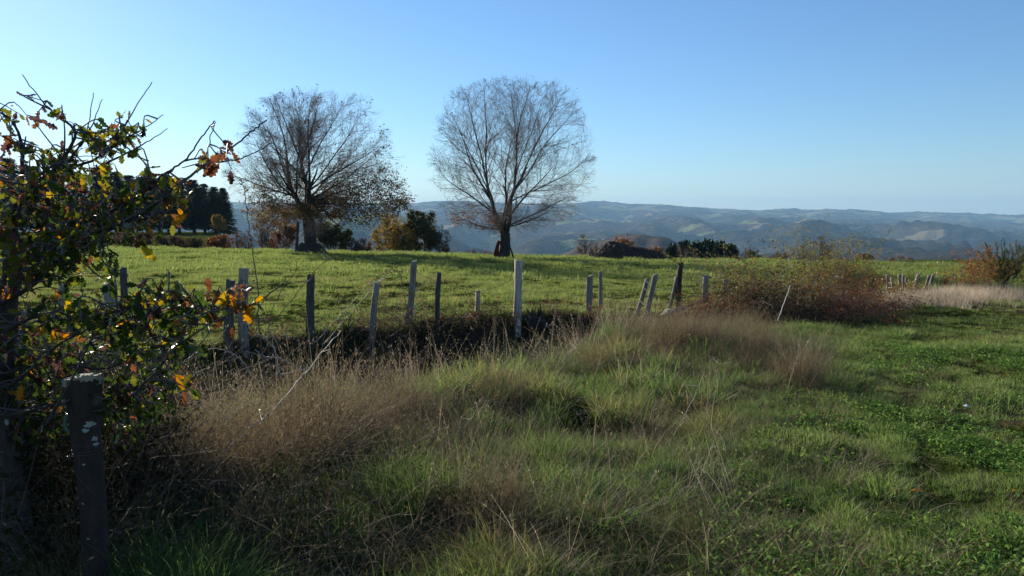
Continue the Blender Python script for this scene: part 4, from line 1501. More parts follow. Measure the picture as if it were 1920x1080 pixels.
    # hand-placed bright leaves
    HB = [(195, 300, 2.95, 2, .085), (150, 330, 2.9, 2, .08), (260, 440, 2.85, 2, .115), (48, 468, 2.9, 3, .10), (100, 465, 2.9, 3, .09), (352, 400, 2.8, 3, .10),
          (20, 402, 2.9, 2, .09), (60, 335, 2.9, 2, .09), (70, 325, 2.9, 3, .08), (425, 545, 2.6, 2, .085), (455, 575, 2.58, 3, .09), (425, 590, 2.6, 4, .10),
          (478, 568, 2.58, 3, .075), (436, 555, 2.58, 3, .08), (410, 540, 2.6, 4, .085), (315, 550, 2.65, 2, .08), (350, 595, 2.65, 3, .07), (17, 530, 2.9, 3, .09),
          (265, 555, 2.7, 2, .07), (190, 585, 2.75, 3, .08), (120, 570, 2.8, 2, .08), (205, 400, 2.9, 2, .08), (235, 395, 2.9, 1, .08), (150, 415, 2.9, 2, .08),
          (40, 720, 2.8, 3, .09), (330, 705, 2.9, 3, .09), (345, 730, 2.9, 4, .09), (360, 700, 2.9, 1, .08), (250, 700, 2.8, 1, .07), (412, 305, 2.7, 4, .09),
          (404, 298, 2.7, 4, .1), (400, 305, 2.7, 5, .09), (432, 318, 2.7, 5, .075), (440, 610, 2.6, 4, .08), (380, 640, 2.75, 2, .06), (245, 355, 2.9, 2, .08)]
    hp = np.array([q(a, b, c) for a, b, c, _, _ in HB])
    hd = np.array([norm(np.array([rng.normal(0, .6), rng.normal(0, .2), -1.0])) for _ in HB])
    # stems for hand-placed leaves
    hs = []
    for p_, d_ in zip(hp, hd):
        j = np.argmin(((nodes - p_) ** 2).sum(1))
        hs.append(path([nodes[j], (nodes[j] + p_) / 2 + np.array([0, 0, .015]), p_ - d_ * .01], 3))
    V, f = tubes(np.array(hs), np.full((len(hs), hs[0].shape[0]), .0016), 4)
    tag(link('leaf_stalks', mesh('leaf_stalks', V, f, [M['oak_twig']], True), root), kind='stuff')
    LP = np.concatenate([hp, LP]); LD = np.concatenate([hd, LD])
    LC = np.concatenate([np.array([c for *_, c, _ in HB]), LC]); LS = np.concatenate([np.array([s if s > .11 else s * .68 for *_, s in HB]), LS])
    n = len(LP)
    # the ones that show largest become parts of their own
    W_ = LP + base
    sx = 960 + F * W_[:, 0] / W_[:, 1]
    size = LS / W_[:, 1] * (sx > -15)
    size[:len(HB)] += 1
    order = np.argsort(-size)
    solo, rest = order[:300], order[300:]
    shared = {}
    for c in range(6):
        for s in range(4):
            V, f = OAKT[s]
            shared[c, s] = mesh('oak_leaf', V, f, [M['oak_' + cols[c]]], True, {'hue': np.full(len(V), .5)})
    for k in solo:
        y = norm(LD[k]); ref = rand_dirs(rng, 1)[0]
        if k < len(HB):
            ref = norm(np.array([rng.normal(0, .4), -1, rng.normal(0, .4)]))   # broad side turned to the open
        x = norm(np.cross(y, ref)); z = np.cross(x, y)
        o = link('leaf', shared[int(LC[k]), int(rng.integers(0, 4))], root, tuple(LP[k]))
        from mathutils import Matrix
        o.rotation_euler = Matrix(((x[0], y[0], z[0]), (x[1], y[1], z[1]), (x[2], y[2], z[2]))).to_euler()
        o.scale = (LS[k],) * 3
    Vs, Fs, mi, hu, off = [], [], [], [], 0
    for c in range(6):
        for s in range(4):
            idx = [k for k in rest if LC[k] == c and (k % 4) == s]
            if not idx:
                continue
            V, f = place(OAKT[s][0], [OAKT[s][1]], LP[idx], LD[idx], LS[idx], rng)
            Vs.append(V); Fs.append(f[0] + off); off += len(V)
            mi.append(np.full(len(f[0]), c)); hu.append(hues(rng, len(idx), len(OAKT[s][0])))
    me = mesh('leaves', np.concatenate(Vs), Fs, [M['oak_' + c] for c in cols], True, {'hue': np.concatenate(hu)}, np.concatenate(mi))
    tag(link('leaves', me, root), kind='stuff')
    print('oak leaves', n)


oak_sapling()


# ------------------------------------------------------------------ nearest post
def near_post():
    rng = np.random.default_rng(600)
    Y = 3.05
    top = at(154, 706, Y)
    gz = g1(at(178, 1100, Y)[0], Y)
    foot = np.array([at(178, 1100, Y)[0], Y, gz])
    root = thing('corner_post', tuple(foot), 'thick bark-covered post with a sawn flat top, nearest to the viewer', 'post')
    h = top[2] - gz
    zs = np.concatenate([np.linspace(-.2, h - .02, 26), [h]])
    t = zs / h
    pts = np.stack([np.interp(t, [-.3, 0, .5, .75, 1], [.01, 0, .012, .0, top[0] - foot[0]]), 0 * zs, zs], -1)
    rad = np.interp(t, [-.3, 0, .6, .86, .97, 1], [.052, .048, .051, .060, .075, .073])
    V, fs = trunk_mesh(rng, pts, rad, 22, 0, .035, cap=False)
    link('bark', mesh('bark', V, fs, [M['post_bark']], True), root)
    s = 22
    a = np.arange(s) * 2 * math.pi / s
    rr = [1.0, .66, .33]
    Vc = np.concatenate([np.stack([pts[-1, 0] + .074 * r * np.cos(a), .074 * r * np.sin(a), h + .002 + (.008 * (1 - r)) + rng.normal(0, .0012, s) + .010 * r * np.cos(a + .4)], -1) for r in rr] + [np.array([[pts[-1, 0], 0, h + .012]])])
    # rim wall so that the sawn face is a slab on top of the bark
    Vb = np.stack([pts[-1, 0] + .073 * np.cos(a), .073 * np.sin(a), np.full(s, h - .03)], -1)
    k = np.arange(s); k2 = (k + 1) % s
    f = np.concatenate([np.stack([i * s + k, i * s + k2, (i + 1) * s + k2, (i + 1) * s + k], -1) for i in range(2)] + [np.stack([3 * s + 1 + k, 3 * s + 1 + k2, k2, k], -1)])
    f3 = np.stack([2 * s + k, 2 * s + k2, np.full(s, 3 * s)], -1)
    link('sawn_top', mesh('sawn_top', np.concatenate([Vc, Vb]), [f, f3], [M['cut']], False), root)
    # lichen patches on the side that faces the track
    for px, py, w in ((182, 789, 24), (176, 800, 15), (188, 818, 18), (190, 828, 16), (132, 748, 8), (172, 862, 9), (168, 935, 8), (180, 1000, 8)):
        c = at(px, py, Y) - foot
        n = 11
        aa = np.linspace(0, 2 * math.pi, n, endpoint=False)
        rw = w / F * Y * .5
        th0 = math.asin(np.clip((c[0] - np.interp(c[2] / h, t, pts[:, 0])) / .068, -.9, .9))
        cx = np.interp(c[2] / h, t, pts[:, 0])
        rv = rw * rng.uniform(.45, 1.25, n)
        th = th0 + rv * np.cos(aa) / .068
        zz = c[2] + rv * np.sin(aa) * .55
        R_ = np.interp(c[2] / h, t, rad) * 1.06 + .003
        V = np.stack([cx + R_ * np.sin(th), -R_ * np.cos(th), zz], -1)
        V = np.concatenate([V, [[cx + (R_ + .004) * math.sin(th0), -(R_ + .004) * math.cos(th0), c[2]]]])
        i = np.arange(n)
        link('lichen_patch', mesh('lichen_patch', V, np.stack([i, (i + 1) % n, np.full(n, n)], -1), [M['lichen']], True), root)
    # ring insulator with its screw, left side
    c = at(128, 795, Y) - foot
    aa = np.linspace(0, 2 * math.pi, 17)
    P = np.stack([c[0] + .030 * np.cos(aa) * .6, .01 + 0 * aa, c[2] + .040 * np.sin(aa)], -1)
    V, f = tubes(P[None], np.full((1, 17), .007), 7)
    ins = link('insulator', mesh('insulator', V, f, [M['plastic']], True), root)
    P = np.array([(c[0] + .015, .01, c[2] - .02), (c[0] + .06, .0, c[2] - .03)])
    V, f = tubes(P[None], np.full((1, 2), .004), 6)
    link('screw', mesh('screw', V, f, [M['wire']], True), ins)
    # fence wire wound round the post
    cx, cz = np.interp(.66, t, pts[:, 0]), h * .70
    aa = np.linspace(0, 4 * math.pi, 50)
    P = np.stack([cx + .060 * np.cos(aa), .060 * np.sin(aa), cz + .012 * aa / 6.3 + .004 * np.sin(aa)], -1)
    V, f = tubes(P[None], np.full((1, 50), .0018), 4)
    link('wire_loop', mesh('wire_loop', V, f, [M['wire']], True), root)


near_post()


def stump(px, py, wpx, top, Y, label, mat='post_dark'):
    rng = np.random.default_rng(610)
    p = at(px, py, Y)
    g = np.array([p[0], Y, g1(p[0], Y)])
    h = at(px, top, Y)[2] - g[2]
    V, fs = post_mesh(rng, h, wpx / F * Y / 2, 'round', (.02, 0))
    return tag(link('old_post', mesh('old_post', V, fs, [M[mat]], True), None, tuple(g)), label, 'post')


stump(22, 700, 46, 592, 4.0, 'thick dark old post behind the trunk of the young oak')


# ------------------------------------------------------------------ log, stones, broken stump by the fence
def log_and_stones():
    g = onground(1262, 598)
    a = at(1250, 590, g[1] - .1); b = at(1316, 566, g[1] + .5)
    P = path([a, (a + b) / 2 + np.array([0, 0, .02]), b], 5)
    V, f = tubes(P[None] - P[0], np.linspace(.045, .03, len(P))[None], 8)
    tag(link('fallen_log', mesh('fallen_log', V, f, [M['post_grey']], True), None, tuple(P[0])), 'grey log lying aslant against the knob-headed stake', 'log')
    for i, (px, py, w, lab) in enumerate(((1264, 596, .26, 'flat pale stone under the lower end of the grey log'), (1284, 592, .16, 'small stone right of the flat pale stone'))):
        c = onground(px, py)
        rng = np.random.default_rng(620 + i)
        d = []
        for u in np.linspace(.05, .95, 6):
            for v in range(10):
                d.append((math.sin(u * math.pi) * math.cos(v * .628), math.sin(u * math.pi) * math.sin(v * .628), -math.cos(u * math.pi)))
        d = np.array(d) * np.array([w, w * .8, w * .45]) * (1 + rng.normal(0, .1, (60, 1)))
        k = np.arange(10)
        f = np.concatenate([np.stack([i * 10 + k, i * 10 + (k + 1) % 10, (i + 1) * 10 + (k + 1) % 10, (i + 1) * 10 + k], -1) for i in range(5)])
        tag(link('stone', mesh('stone', d, [f, np.array([list(range(9, -1, -1)), list(range(50, 60))])], [M['stone']]), None, (c[0], c[1], c[2] + w * .3)), lab, 'stone')
    c = onground(1002, 604)
    c[1] -= .1
    root = thing('rotten_stump', tuple(c), 'black rotten stump with jagged prongs right of the pale split stake', 'stump')
    rng = np.random.default_rng(640)
    V, fs = trunk_mesh(rng, np.array([(0, 0, -.1), (0, 0, .03), (.01, 0, .1)]), [.26, .2, .13], 12, 0, .2)
    link('base', mesh('base', V, fs, [M['post_bark']], False), root)
    for i in range(6):
        x = rng.uniform(-.16, .16)
        p = np.array([(x, 0, .0), (x + rng.normal(0, .02), 0, .14), (x + rng.normal(0, .04), 0, rng.uniform(.2, .34))])
        V, f = tubes(p[None], np.array([[.035, .028, .006]]), 6)
        link('prong', mesh('prong', V, f, [M['post_bark']], False), root)


log_and_stones()


# ------------------------------------------------------------------ brambles and hedge
def tangle(name, label, cat, pts, rng, ncane, clen, nleaf, lsize, cane_m, leaf_m, up=.8, beta=None, group=None, cr=.003, arch=-.12, xmax=None, kids=6):
    """arching canes rooted along a ground line with small leaves on them: one plant clump"""
    pts = np.asarray(pts, float)
    base = pts.mean(0)
    root = thing(name, tuple(base), label, cat, group)
    t = rng.uniform(0, len(pts) - 1, ncane)
    i = np.minimum(t.astype(int), len(pts) - 2)
    st = pts[i] + (pts[i + 1] - pts[i]) * (t - i)[:, None] + rng.normal(0, .14, (ncane, 3)) * np.array([1, 1, 0])
    st[:, 2] = gnd(st[:, 0], st[:, 1]) - .02
    st = st - base
    d = rand_dirs(rng, ncane, .1, 1.0)
    d[:, 2] += up
    ln = rng.uniform(clen[0], clen[1], ncane)
    P = grow(rng, st, d, ln, 9, .13, arch)
    R = np.full((ncane, 1), cr) * np.linspace(1, .4, 9)[None] * rng.uniform(.6, 1.4, (ncane, 1))
    P2, R2, L2 = sprout(rng, P, R, ln, kids, (.25, 1), (.4, 1.2), None, .42, 4, .16, arch * .6, .7)
    for Q in (P, P2):
        Q[..., 2] = np.maximum(Q[..., 2], gnd(Q[..., 0] + base[0], Q[..., 1] + base[1]) - base[2] + .01)
    V, fs = merge([tubes(P, R, 4), tubes(P2, R2, 3)])
    tag(link('canes', mesh('canes', V, fs, [cane_m], True), root), kind='stuff')
    pool = np.concatenate([P2[:, 1:].reshape(-1, 3), P[:, 3:].reshape(-1, 3)])
    if xmax is not None:
        pool = pool[pool[:, 0] + base[0] < xmax]
    k = rng.integers(0, len(pool), nleaf)
    lp = pool[k] + rng.normal(0, .03, (nleaf, 3))
    D = rand_dirs(rng, nleaf); D[:, 2] -= .2
    V, f = place(LEAF_T, LEAF_F, lp, D, rng.uniform(lsize[0], lsize[1], nleaf), rng)
    tag(link('leaves', mesh('leaves', V, f, [leaf_m], False, {'hue': hues(rng, nleaf, 5, beta=beta)}), root), kind='stuff')
    return root


def gl(*pp):
    return np.array([onground(*p) for p in pp])


BRG = 'bramble clumps along the bank and hedge'
r_ = np.random.default_rng
tangle('bramble_bush', 'brown bramble clump covering the bank below the short stake and the thin black one', 'bramble', gl((765, 628), (830, 612), (900, 608), (958, 612)), r_(701), 200, (.35, .85), 4200, (.025, .055), M['cane_dark'], M['bramble'], .5, (2, 1.8), BRG, .003, -.2)
tangle('bramble_bush', 'dark bramble clump hanging over the bank below the square dark stake', 'bramble', gl((520, 655), (590, 648), (660, 648)), r_(702), 110, (.3, .8), 900, (.025, .05), M['cane_dark'], M['bramble'], .5, (1.6, 2.2), BRG, .003, -.25)
tangle('bramble_bush', 'reddish twiggy bramble on the bank between the leaning round stake and the black one', 'bramble', gl((716, 640), (770, 625)), r_(703), 80, (.4, .9), 900, (.02, .04), M['cane_dark'], M['bramble'], .9, (3, 1.6), BRG, .003, -.1)
tangle('bramble_bush', 'small rusty bramble at the foot of the flat grey stake', 'bramble', gl((1075, 605), (1120, 603)), r_(704), 60, (.25, .5), 900, (.02, .04), M['cane_dark'], M['rust'], .6, (1.2, 2), BRG, .0025, -.2)
tangle('bramble_bush', 'brown bramble at the bank edge below the two corner stakes', 'bramble', gl((440, 668), (500, 662)), r_(717), 90, (.3, .8), 1300, (.022, .045), M['cane_dark'], M['bramble'], .6, (2, 1.6), BRG, .003, -.2)
tangle('bramble_bush', 'low russet bramble on the bank edge right of the black rotten stump', 'bramble', gl((1015, 612), (1065, 608)), r_(718), 80, (.25, .6), 1200, (.022, .042), M['cane_dark'], M['rust'], .5, (1.2, 2.2), BRG, .003, -.2)
tangle('bramble_bush', 'brown bramble at the bank edge below the stake that leans right', 'bramble', gl((655, 650), (715, 645)), r_(719), 90, (.3, .8), 1300, (.022, .045), M['cane_dark'], M['bramble'], .6, (2.4, 1.6), BRG, .003, -.2)
tangle('hedge_bush', 'leafy dark hedge bush with white-glinting leaves at the left half of the hedge', 'bush', gl((1385, 597), (1430, 600), (1490, 603)), r_(705), 240, (.6, 1.8), 8000, (.03, .07), M['cane_dark'], M['bramble'], .7, (1.6, 2), BRG, .004, -.16)
tangle('hedge_bush', 'red-brown twiggy hedge bush at the right half of the hedge', 'bush', gl((1530, 602), (1590, 600), (1650, 592)), r_(706), 260, (.6, 1.6), 6500, (.03, .06), M['cane_dark'], M['rust'], .6, (1.3, 2.4), BRG, .004, -.17)
tangle('bramble_bush', 'low reddish bramble between the knob-headed stake and the left end of the hedge', 'bramble', gl((1296, 600), (1340, 598), (1375, 598)), r_(716), 130, (.4, .95), 3000, (.025, .05), M['cane_dark'], M['rust'], .7, (1.4, 2), BRG, .003, -.16)
tangle('wild_rose', 'loose yellow-green leafy sprays rising above the hedge', 'bush', gl((1370, 585), (1440, 582), (1520, 580), (1590, 575)), r_(707), 150, (.8, 1.8), 6500, (.03, .06), M['cane'], M['rose'], 1.2, (1.8, 1.8), None, .004, -.07)
tangle('wild_rose', 'tall yellowish thicket top at the middle of the hedge', 'bush', gl((1500, 578), (1560, 574), (1600, 572)), r_(708), 120, (1.2, 2.3), 5200, (.03, .06), M['cane_dark'], M['rose'], 1.8, (1.8, 1.8), None, .004, -.06)
tangle('wild_rose', 'thin yellow-leaved shoots between the sprouting stake and the hedge', 'bush', gl((1300, 590), (1345, 588)), r_(709), 24, (.9, 1.5), 420, (.03, .055), M['cane'], M['rose'], 1.6, (1.2, 1.8), None, .003, -.05)
tangle('yellow_weed', 'yellow-green weeds in front of the far stakes', 'plant', gl((1600, 575), (1680, 568), (1710, 562)), r_(710), 120, (.4, .8), 2200, (.03, .06), M['cane_dark'], M['yellow_leaf'], 1.6, (1.2, 1.8), None, .003, -.03)
tangle('russet_shrub', 'orange-brown leafy shrub left of the tall green broom', 'bush', gl((1800, 552), (1860, 546)), r_(711), 60, (.9, 1.7), 2400, (.04, .08), M['cane_dark'], M['rust'], 2.2, (2.4, 1.2), None, .004, -.03)
tangle('russet_shrub', 'orange shrub at the right edge behind the leaning trunk of the broom', 'bush', gl((1915, 540), (1960, 536)), r_(712), 50, (.9, 1.8), 2000, (.05, .09), M['cane_dark'], M['gold_leaf'], 2.0, (2, 1), None, .004, -.03)
tangle('bramble_undergrowth', 'dark leafy undergrowth around the nearest post below the oak', 'undergrowth',
       np.array([(-3.6, 4.5, 0), (-2.9, 4.4, 0), (-2.25, 4.3, 0), (-1.95, 3.9, 0), (-2.7, 3.5, 0), (-2.1, 3.45, 0)]), r_(713), 460, (.6, 1.35), 15000, (.022, .045), M['cane_dark'], M['dark_leaf'], 1.6, (1.2, 2.4), None, .0025, -.10, xmax=-1.85, kids=3)
tangle('bramble_undergrowth', 'dark tangled undergrowth filling the ditch behind the oak', 'undergrowth',
       np.array([(-5.2, 8.0, 0), (-4.4, 8.1, 0), (-3.6, 8.6, 0), (-3.9, 7.2, 0), (-3.3, 5.9, 0), (-3.6, 5.4, 0)]), r_(714), 240, (.4, .9), 5200, (.02, .045), M['cane_dark'], M['dark_leaf'], .9, (1.2, 2.4), None, .003, -.16, xmax=-2.5, kids=5)


tangle('bramble_undergrowth', 'low brown trailing bramble in the dark corner right of the nearest post', 'undergrowth',
       np.array([(-1.75, 3.8, 0), (-1.45, 3.75, 0), (-1.2, 4.0, 0)]), r_(715), 130, (.25, .6), 2600, (.018, .038), M['cane_dark'], M['dark_leaf'], .4, (1.2, 2.4), None, .002, -.2, kids=4)


# hanging roots and dead canes over the dark bank
def broom(label, px, py, Y, top, w, n, seed, lean=None, scale=1.0):
    rng = r_(seed)
    x = (px - 960) / F * Y
    base = np.array([x, Y, g1(x, Y)])
    root = thing('broom_shrub', tuple(base), label, 'bush', 'green feathery broom shrubs')
    h = EYE + (405 - top) / F * Y - base[2]
    ns = 26
    st = rng.normal(0, w * .06, (ns, 3)) * np.array([1, 1, 0])
    d = rand_dirs(rng, ns, .80, 1.0)
    P = grow(rng, st, d, rng.uniform(.5, .9, ns) * h, 7, .06, .05)
    R = np.full((ns, 1), .008) * np.linspace(1, .3, 7)[None]
    if lean:
        p = path([(0, 0, 0), (.12, 0, .3), (.42, 0, .72), (.6, 0, .95)], 4)
        V, f = tubes(p[None], np.linspace(.05, .03, len(p))[None], 7)
        link('leaning_trunk', mesh('leaning_trunk', V, f, [M['post_dark']], True), root)
    V, f = tubes(P, R, 5)
    link('stems', mesh('stems', V, f, [M['cane_dark']], True), root)
    P2, R2, L2 = sprout(rng, P, R, np.full(ns, h), 8, (.12, 1), (.2, .7), None, .26, 5, .06, .10, .5)
    P3, R3, L3 = sprout(rng, P2, R2, L2, n, (.1, 1), (.15, .5), None, .5, 4, .05, .05, .5)
    V, fs = merge([tubes(P2, np.maximum(R2, .003), 3), tubes(P3, np.full(P3.shape[:2], .0042), 3)])
    V = np.asarray(V)
    tag(link('sprays', mesh('sprays', V, fs, [M['broom']], False, {'hue': rng.uniform(0, 1, len(V) // 3 + 1).repeat(3)[:len(V)]}), root), kind='stuff')


broom('tall green feathery broom with a leaning trunk at the right edge', 1884, 545, 26.0, 432, 2.0, 18, 721, True)
broom('greyish green broom rising at the right end of the hedge', 1590, 560, 20.5, 474, 1.4, 14, 722)
broom('low green broom just right of the far stakes', 1772, 552, 26.5, 512, 1.0, 8, 723)
broom('low spreading broom between the hedge and the far stakes', 1640, 556, 22.5, 502, 1.0, 8, 724)


# leafy shoots on the head of the tall round stake
def shoots():
    rng = r_(730)
    g, top, h = ANCH['q']
    root = thing('stake_shoots', tuple(top), 'few yellow-green leafy shoots sprouting from the head of the tall round stake', 'shoots')
    n = 9
    d = rand_dirs(rng, n, .3, 1)
    d[:, 0] -= .3
    P = grow(rng, np.zeros((n, 3)) - np.array([0, 0, .03]), d, rng.uniform(.2, .5, n), 6, .15, .05)
    V, f = tubes(P, np.full((n, 6), .003), 4)
    tag(link('stems', mesh('stems', V, f, [M['cane_dark']]), root), kind='stuff')
    pool = P[:, 2:].reshape(-1, 3)
    k = rng.integers(0, len(pool), 110)
    V, f = place(LEAF_T, LEAF_F, pool[k] + rng.normal(0, .02, (110, 3)), rand_dirs(rng, 110), rng.uniform(.03, .055, 110), rng)
    tag(link('leaves', mesh('leaves', V, f, [M['rose']], False, {'hue': hues(rng, 110, 5, beta=(1.2, 2))}), root), kind='stuff')


shoots()


# ------------------------------------------------------------------ single canes and stalks
def cane(name, label, pts, r0, r1, mat, rng, nleaf=0, lm='rose', ls=(.02, .04), spurs=0, cat='cane', group=None, prick=0):
    P = path(pts, 8, .004, rng)
    base = P[0].copy()
    root = thing(name, tuple(base), label, cat, group)
    Q = P - base
    R = np.linspace(r0, r1, len(Q))
    parts = [tubes(Q[None], R[None], 5)]
    if spurs:
        k = rng.integers(3, len(Q) - 1, spurs)
        d = rand_dirs(rng, spurs, -.3, .8)
        S = grow(rng, Q[k], d, rng.uniform(.06, .22, spurs), 4, .12, 0)
        parts.append(tubes(S, np.broadcast_to(np.linspace(r1 * 1.1, r1 * .6, 4), (spurs, 4)), 4))
        pool = np.concatenate([Q[3:], S[:, 1:].reshape(-1, 3)])
    else:
        pool = Q[3:]
    V, fs = merge(parts)
    link('stem', mesh('stem', V, fs, [M[mat]], True), root)
    if nleaf:
        k = rng.integers(0, len(pool), nleaf)
        V, f = place(LEAF_T, LEAF_F, pool[k] + rng.normal(0, .008, (nleaf, 3)), rand_dirs(rng, nleaf), rng.uniform(ls[0], ls[1], nleaf), rng)
        tag(link('leaves', mesh('leaves', V, f, [M[lm]], False, {'hue': hues(rng, nleaf, 5)}), root), kind='stuff')


CG = 'single long canes in front of the fence'
rc = r_(740)
cane('bramble_cane', 'tall thin upright cane with tiny leaves right of the corner stakes', [at(503, 780, 5.4), at(488, 640, 5.5), at(482, 540, 5.55), at(472, 460, 5.6), at(458, 360, 5.65), at(450, 335, 5.7)], .006, .0022, 'cane_dark', rc, 46, 'bramble', (.02, .038), 10, group=CG)
cane('bramble_cane', 'pale stiff cane leaning left below the tall leafy cane', [at(526, 712, 5.2), at(520, 680, 5.25), at(508, 625, 5.3)], .005, .0035, 'cane', rc, 0, spurs=2, group=CG)
cane('bramble_cane', 'long pale cane slanting up to the right through the dry grass', [at(368, 905, 4.2), at(440, 830, 4.4), at(520, 760, 4.6), at(580, 690, 4.8), at(640, 620, 5.0)], .005, .003, 'cane', rc, 3, 'yellow_leaf', (.02, .04), 5, group=CG)
cane('bramble_cane', 'arching pale cane over the dark bank, lower end at the right', [at(590, 712, 6.0), at(560, 690, 6.0), at(526, 672, 6.0), at(495, 668, 6.0), at(478, 655, 6.0)], .005, .003, 'cane', rc, 0, spurs=3, group=CG)
cane('bramble_cane', 'white cane arching left from the bank below the tall corner stake', [at(470, 700, 7.0), at(445, 668, 7.0), at(410, 655, 7.0), at(370, 660, 7.0), at(330, 690, 7.0)], .006, .003, 'cane', rc, 0, spurs=2, group=CG)
cane('bramble_cane', 'left one of two parallel canes reaching the leaning round stake', [at(590, 642, 9.5), at(640, 590, 9.7), at(680, 545, 9.9), at(700, 525, 10.), at(712, 530, 10.)], .006, .003, 'cane', rc, 30, 'rose', (.025, .05), 10, group=CG)
cane('bramble_cane', 'right one of two parallel canes reaching the leaning round stake', [at(608, 645, 9.5), at(650, 595, 9.7), at(690, 550, 9.9), at(712, 528, 10.), at(735, 512, 10.1)], .006, .003, 'cane', rc, 26, 'rose', (.025, .05), 10, group=CG)
cane('bramble_cane', 'cane slanting up to the right across the square dark stake', [at(505, 612, 8.2), at(545, 565, 8.3), at(580, 520, 8.4), at(610, 490, 8.5), at(640, 480, 8.6)], .005, .0025, 'cane_dark', rc, 26, 'rose', (.02, .04), 12, group=CG)
cane('bramble_cane', 'dark upright cane with spurs left of the square dark stake', [at(506, 700, 8.0), at(504, 650, 8.1), at(506, 600, 8.2), at(520, 560, 8.2), at(560, 500, 8.3)], .005, .003, 'cane_dark', rc, 20, 'bramble', (.02, .04), 9, group=CG)
cane('bramble_cane', 'bramble shoot arching over from the stake that leans right to the pale-edged one', [at(770, 610, 11.2), at(758, 560, 11.2), at(752, 520, 11.2), at(742, 508, 11.2), at(720, 515, 11.1)], .005, .0025, 'cane_dark', rc, 50, 'bramble', (.03, .05), 10, group=CG)
cane('bramble_cane', 'thin leafy cane right of the pale-edged stake', [at(775, 600, 11.4), at(783, 560, 11.4), at(786, 520, 11.4)], .004, .002, 'cane', rc, 18, 'rose', (.02, .04), 6, group=CG)
cane('bramble_cane', 'bare stick poking up to the right from the black rotten stump', [at(1030, 612, 12.5), at(1042, 600, 12.5), at(1054, 592, 12.5)], .009, .006, 'cane_dark', rc, group=CG)
cane('bramble_cane', 'pale stick leaning in front of the hedge, bright broken top', [at(1458, 602, 13.5), at(1470, 570, 13.6), at(1482, 535, 13.7)], .012, .009, 'cane', rc, group=CG)
# dead stalks in the foreground grass
SG = 'single dead stalks standing in the grass'
for i, (b, m_, t, lab) in enumerate([((980, 840), (978, 770), (976, 700), 'dark upright stalk in the middle of the grass'),
                                     ((1240, 845), (1280, 790), (1320, 700), 'pale stalk leaning right beside the dry tuft'),
                                     ((1215, 830), (1222, 770), (1225, 730), 'pale upright stalk inside the dry tuft'),
                                     ((960, 800), (940, 770), (932, 740), 'dark bent stalk with a withered seed head'),
                                     ((990, 790), (1050, 800), (1092, 770), 'dark twig lying aslant in the middle grass'),
                                     ((1345, 740), (1346, 700), (1345, 672), 'straw-coloured stalk right of the dry tuft'),
                                     ((1115, 760), (1113, 720), (1116, 690), 'dark thin stalk behind the dry tuft'),
                                     ((1200, 818), (1260, 822), (1325, 832), 'straw stalk lying flat across the dry tuft'),
                                     ((800, 835), (870, 800), (905, 745), 'pale stalk leaning right at the edge of the dry mass'),
                                     ((560, 880), (690, 860), (840, 800), 'long thin stalk lying across the dark grass')]):
    g = onground(*b)
    P = [g, at(m_[0], m_[1], g[1] - .05), at(t[0], t[1], g[1] - .1)]
    cane('dead_stalk', lab, P, .004, .002, 'cane' if ('pale' in lab or 'straw' in lab or 'thin stalk lying' in lab) else 'cane_dark', rc, 4 if 'seed' in lab else 0, 'rust', (.03, .05), 3, 'stalk', SG)


# ------------------------------------------------------------------ grasses
def blade_mesh(name, rng, n, spread, h, w, lean, curl, mat, K=4, seeds=0, dirbias=None, wtip=.12):
    a = rng.uniform(0, 2 * math.pi, n)
    r = spread * np.sqrt(rng.uniform(0, 1, n))
    st = np.stack([r * np.cos(a), r * np.sin(a), np.full(n, -.02)], -1)
    az = a + rng.normal(0, .9, n)
    ln = rng.uniform(*lean, n)
    hh = rng.uniform(*h, n)
    cu = rng.uniform(*curl, n)
    t = np.linspace(0, 1, K)[None]
    out = ln[:, None] * t + cu[:, None] * t ** 2.2
    z = t * (1 - .25 * ln[:, None] ** 2) - .45 * cu[:, None] * t ** 2.6
    if dirbias is not None:
        bx, by = dirbias
    else:
        bx = by = 0
    P = st[:, None, :] + hh[:, None, None] * np.stack([np.cos(az)[:, None] * out + bx * t ** 1.5, np.sin(az)[:, None] * out + by * t ** 1.5, z], -1)
    sa = az + math.pi / 2 + rng.normal(0, .8, n)
    sv = np.stack([np.cos(sa), np.sin(sa), np.zeros(n)], -1)
    ww = (rng.uniform(*w, n)[:, None] * np.linspace(1, wtip, K)[None] ** .8)[..., None] * .5
    V = np.stack([P - sv[:, None] * ww, P + sv[:, None] * ww], 2).reshape(-1, 3)
    b = (np.arange(n) * K * 2)[:, None] + (np.arange(K - 1) * 2)[None]
    f = np.stack([b, b + 1, b + 3, b + 2], -1).reshape(-1, 4)
    hue = np.repeat(rng.uniform(0, 1, n), K * 2)
    tip = np.tile(np.repeat(np.linspace(0, 1, K), 2), n)
    if seeds:
        m = n * seeds
        k = np.repeat(np.arange(n), seeds)
        tt = rng.uniform(.62, 1.02, m)
        x = tt * (K - 1)
        i = np.clip(x.astype(int), 0, K - 2)
        fr = (x - i)[:, None]
        pp = P[k, i] * (1 - fr) + P[k, i + 1] * fr + rng.normal(0, .012, (m, 3))
        D = norm(P[k, i + 1] - P[k, i]) + rand_dirs(rng, m) * .7
        V2, f2 = place(QUAD_T * np.array([.3, 1, 1]), QUAD_F, pp, D * .8 + np.array([0, 0, .25]), rng.uniform(.014, .034, m), rng)
        f = np.concatenate([f, f2[0] + len(V)])
        V = np.concatenate([V, V2])
        hue = np.concatenate([hue, np.repeat(rng.uniform(.2, 1, m), 4)])
        tip = np.concatenate([tip, np.ones(4 * m)])
    return mesh(name, V, f, [mat], False, {'hue': hue, 'tip': tip})


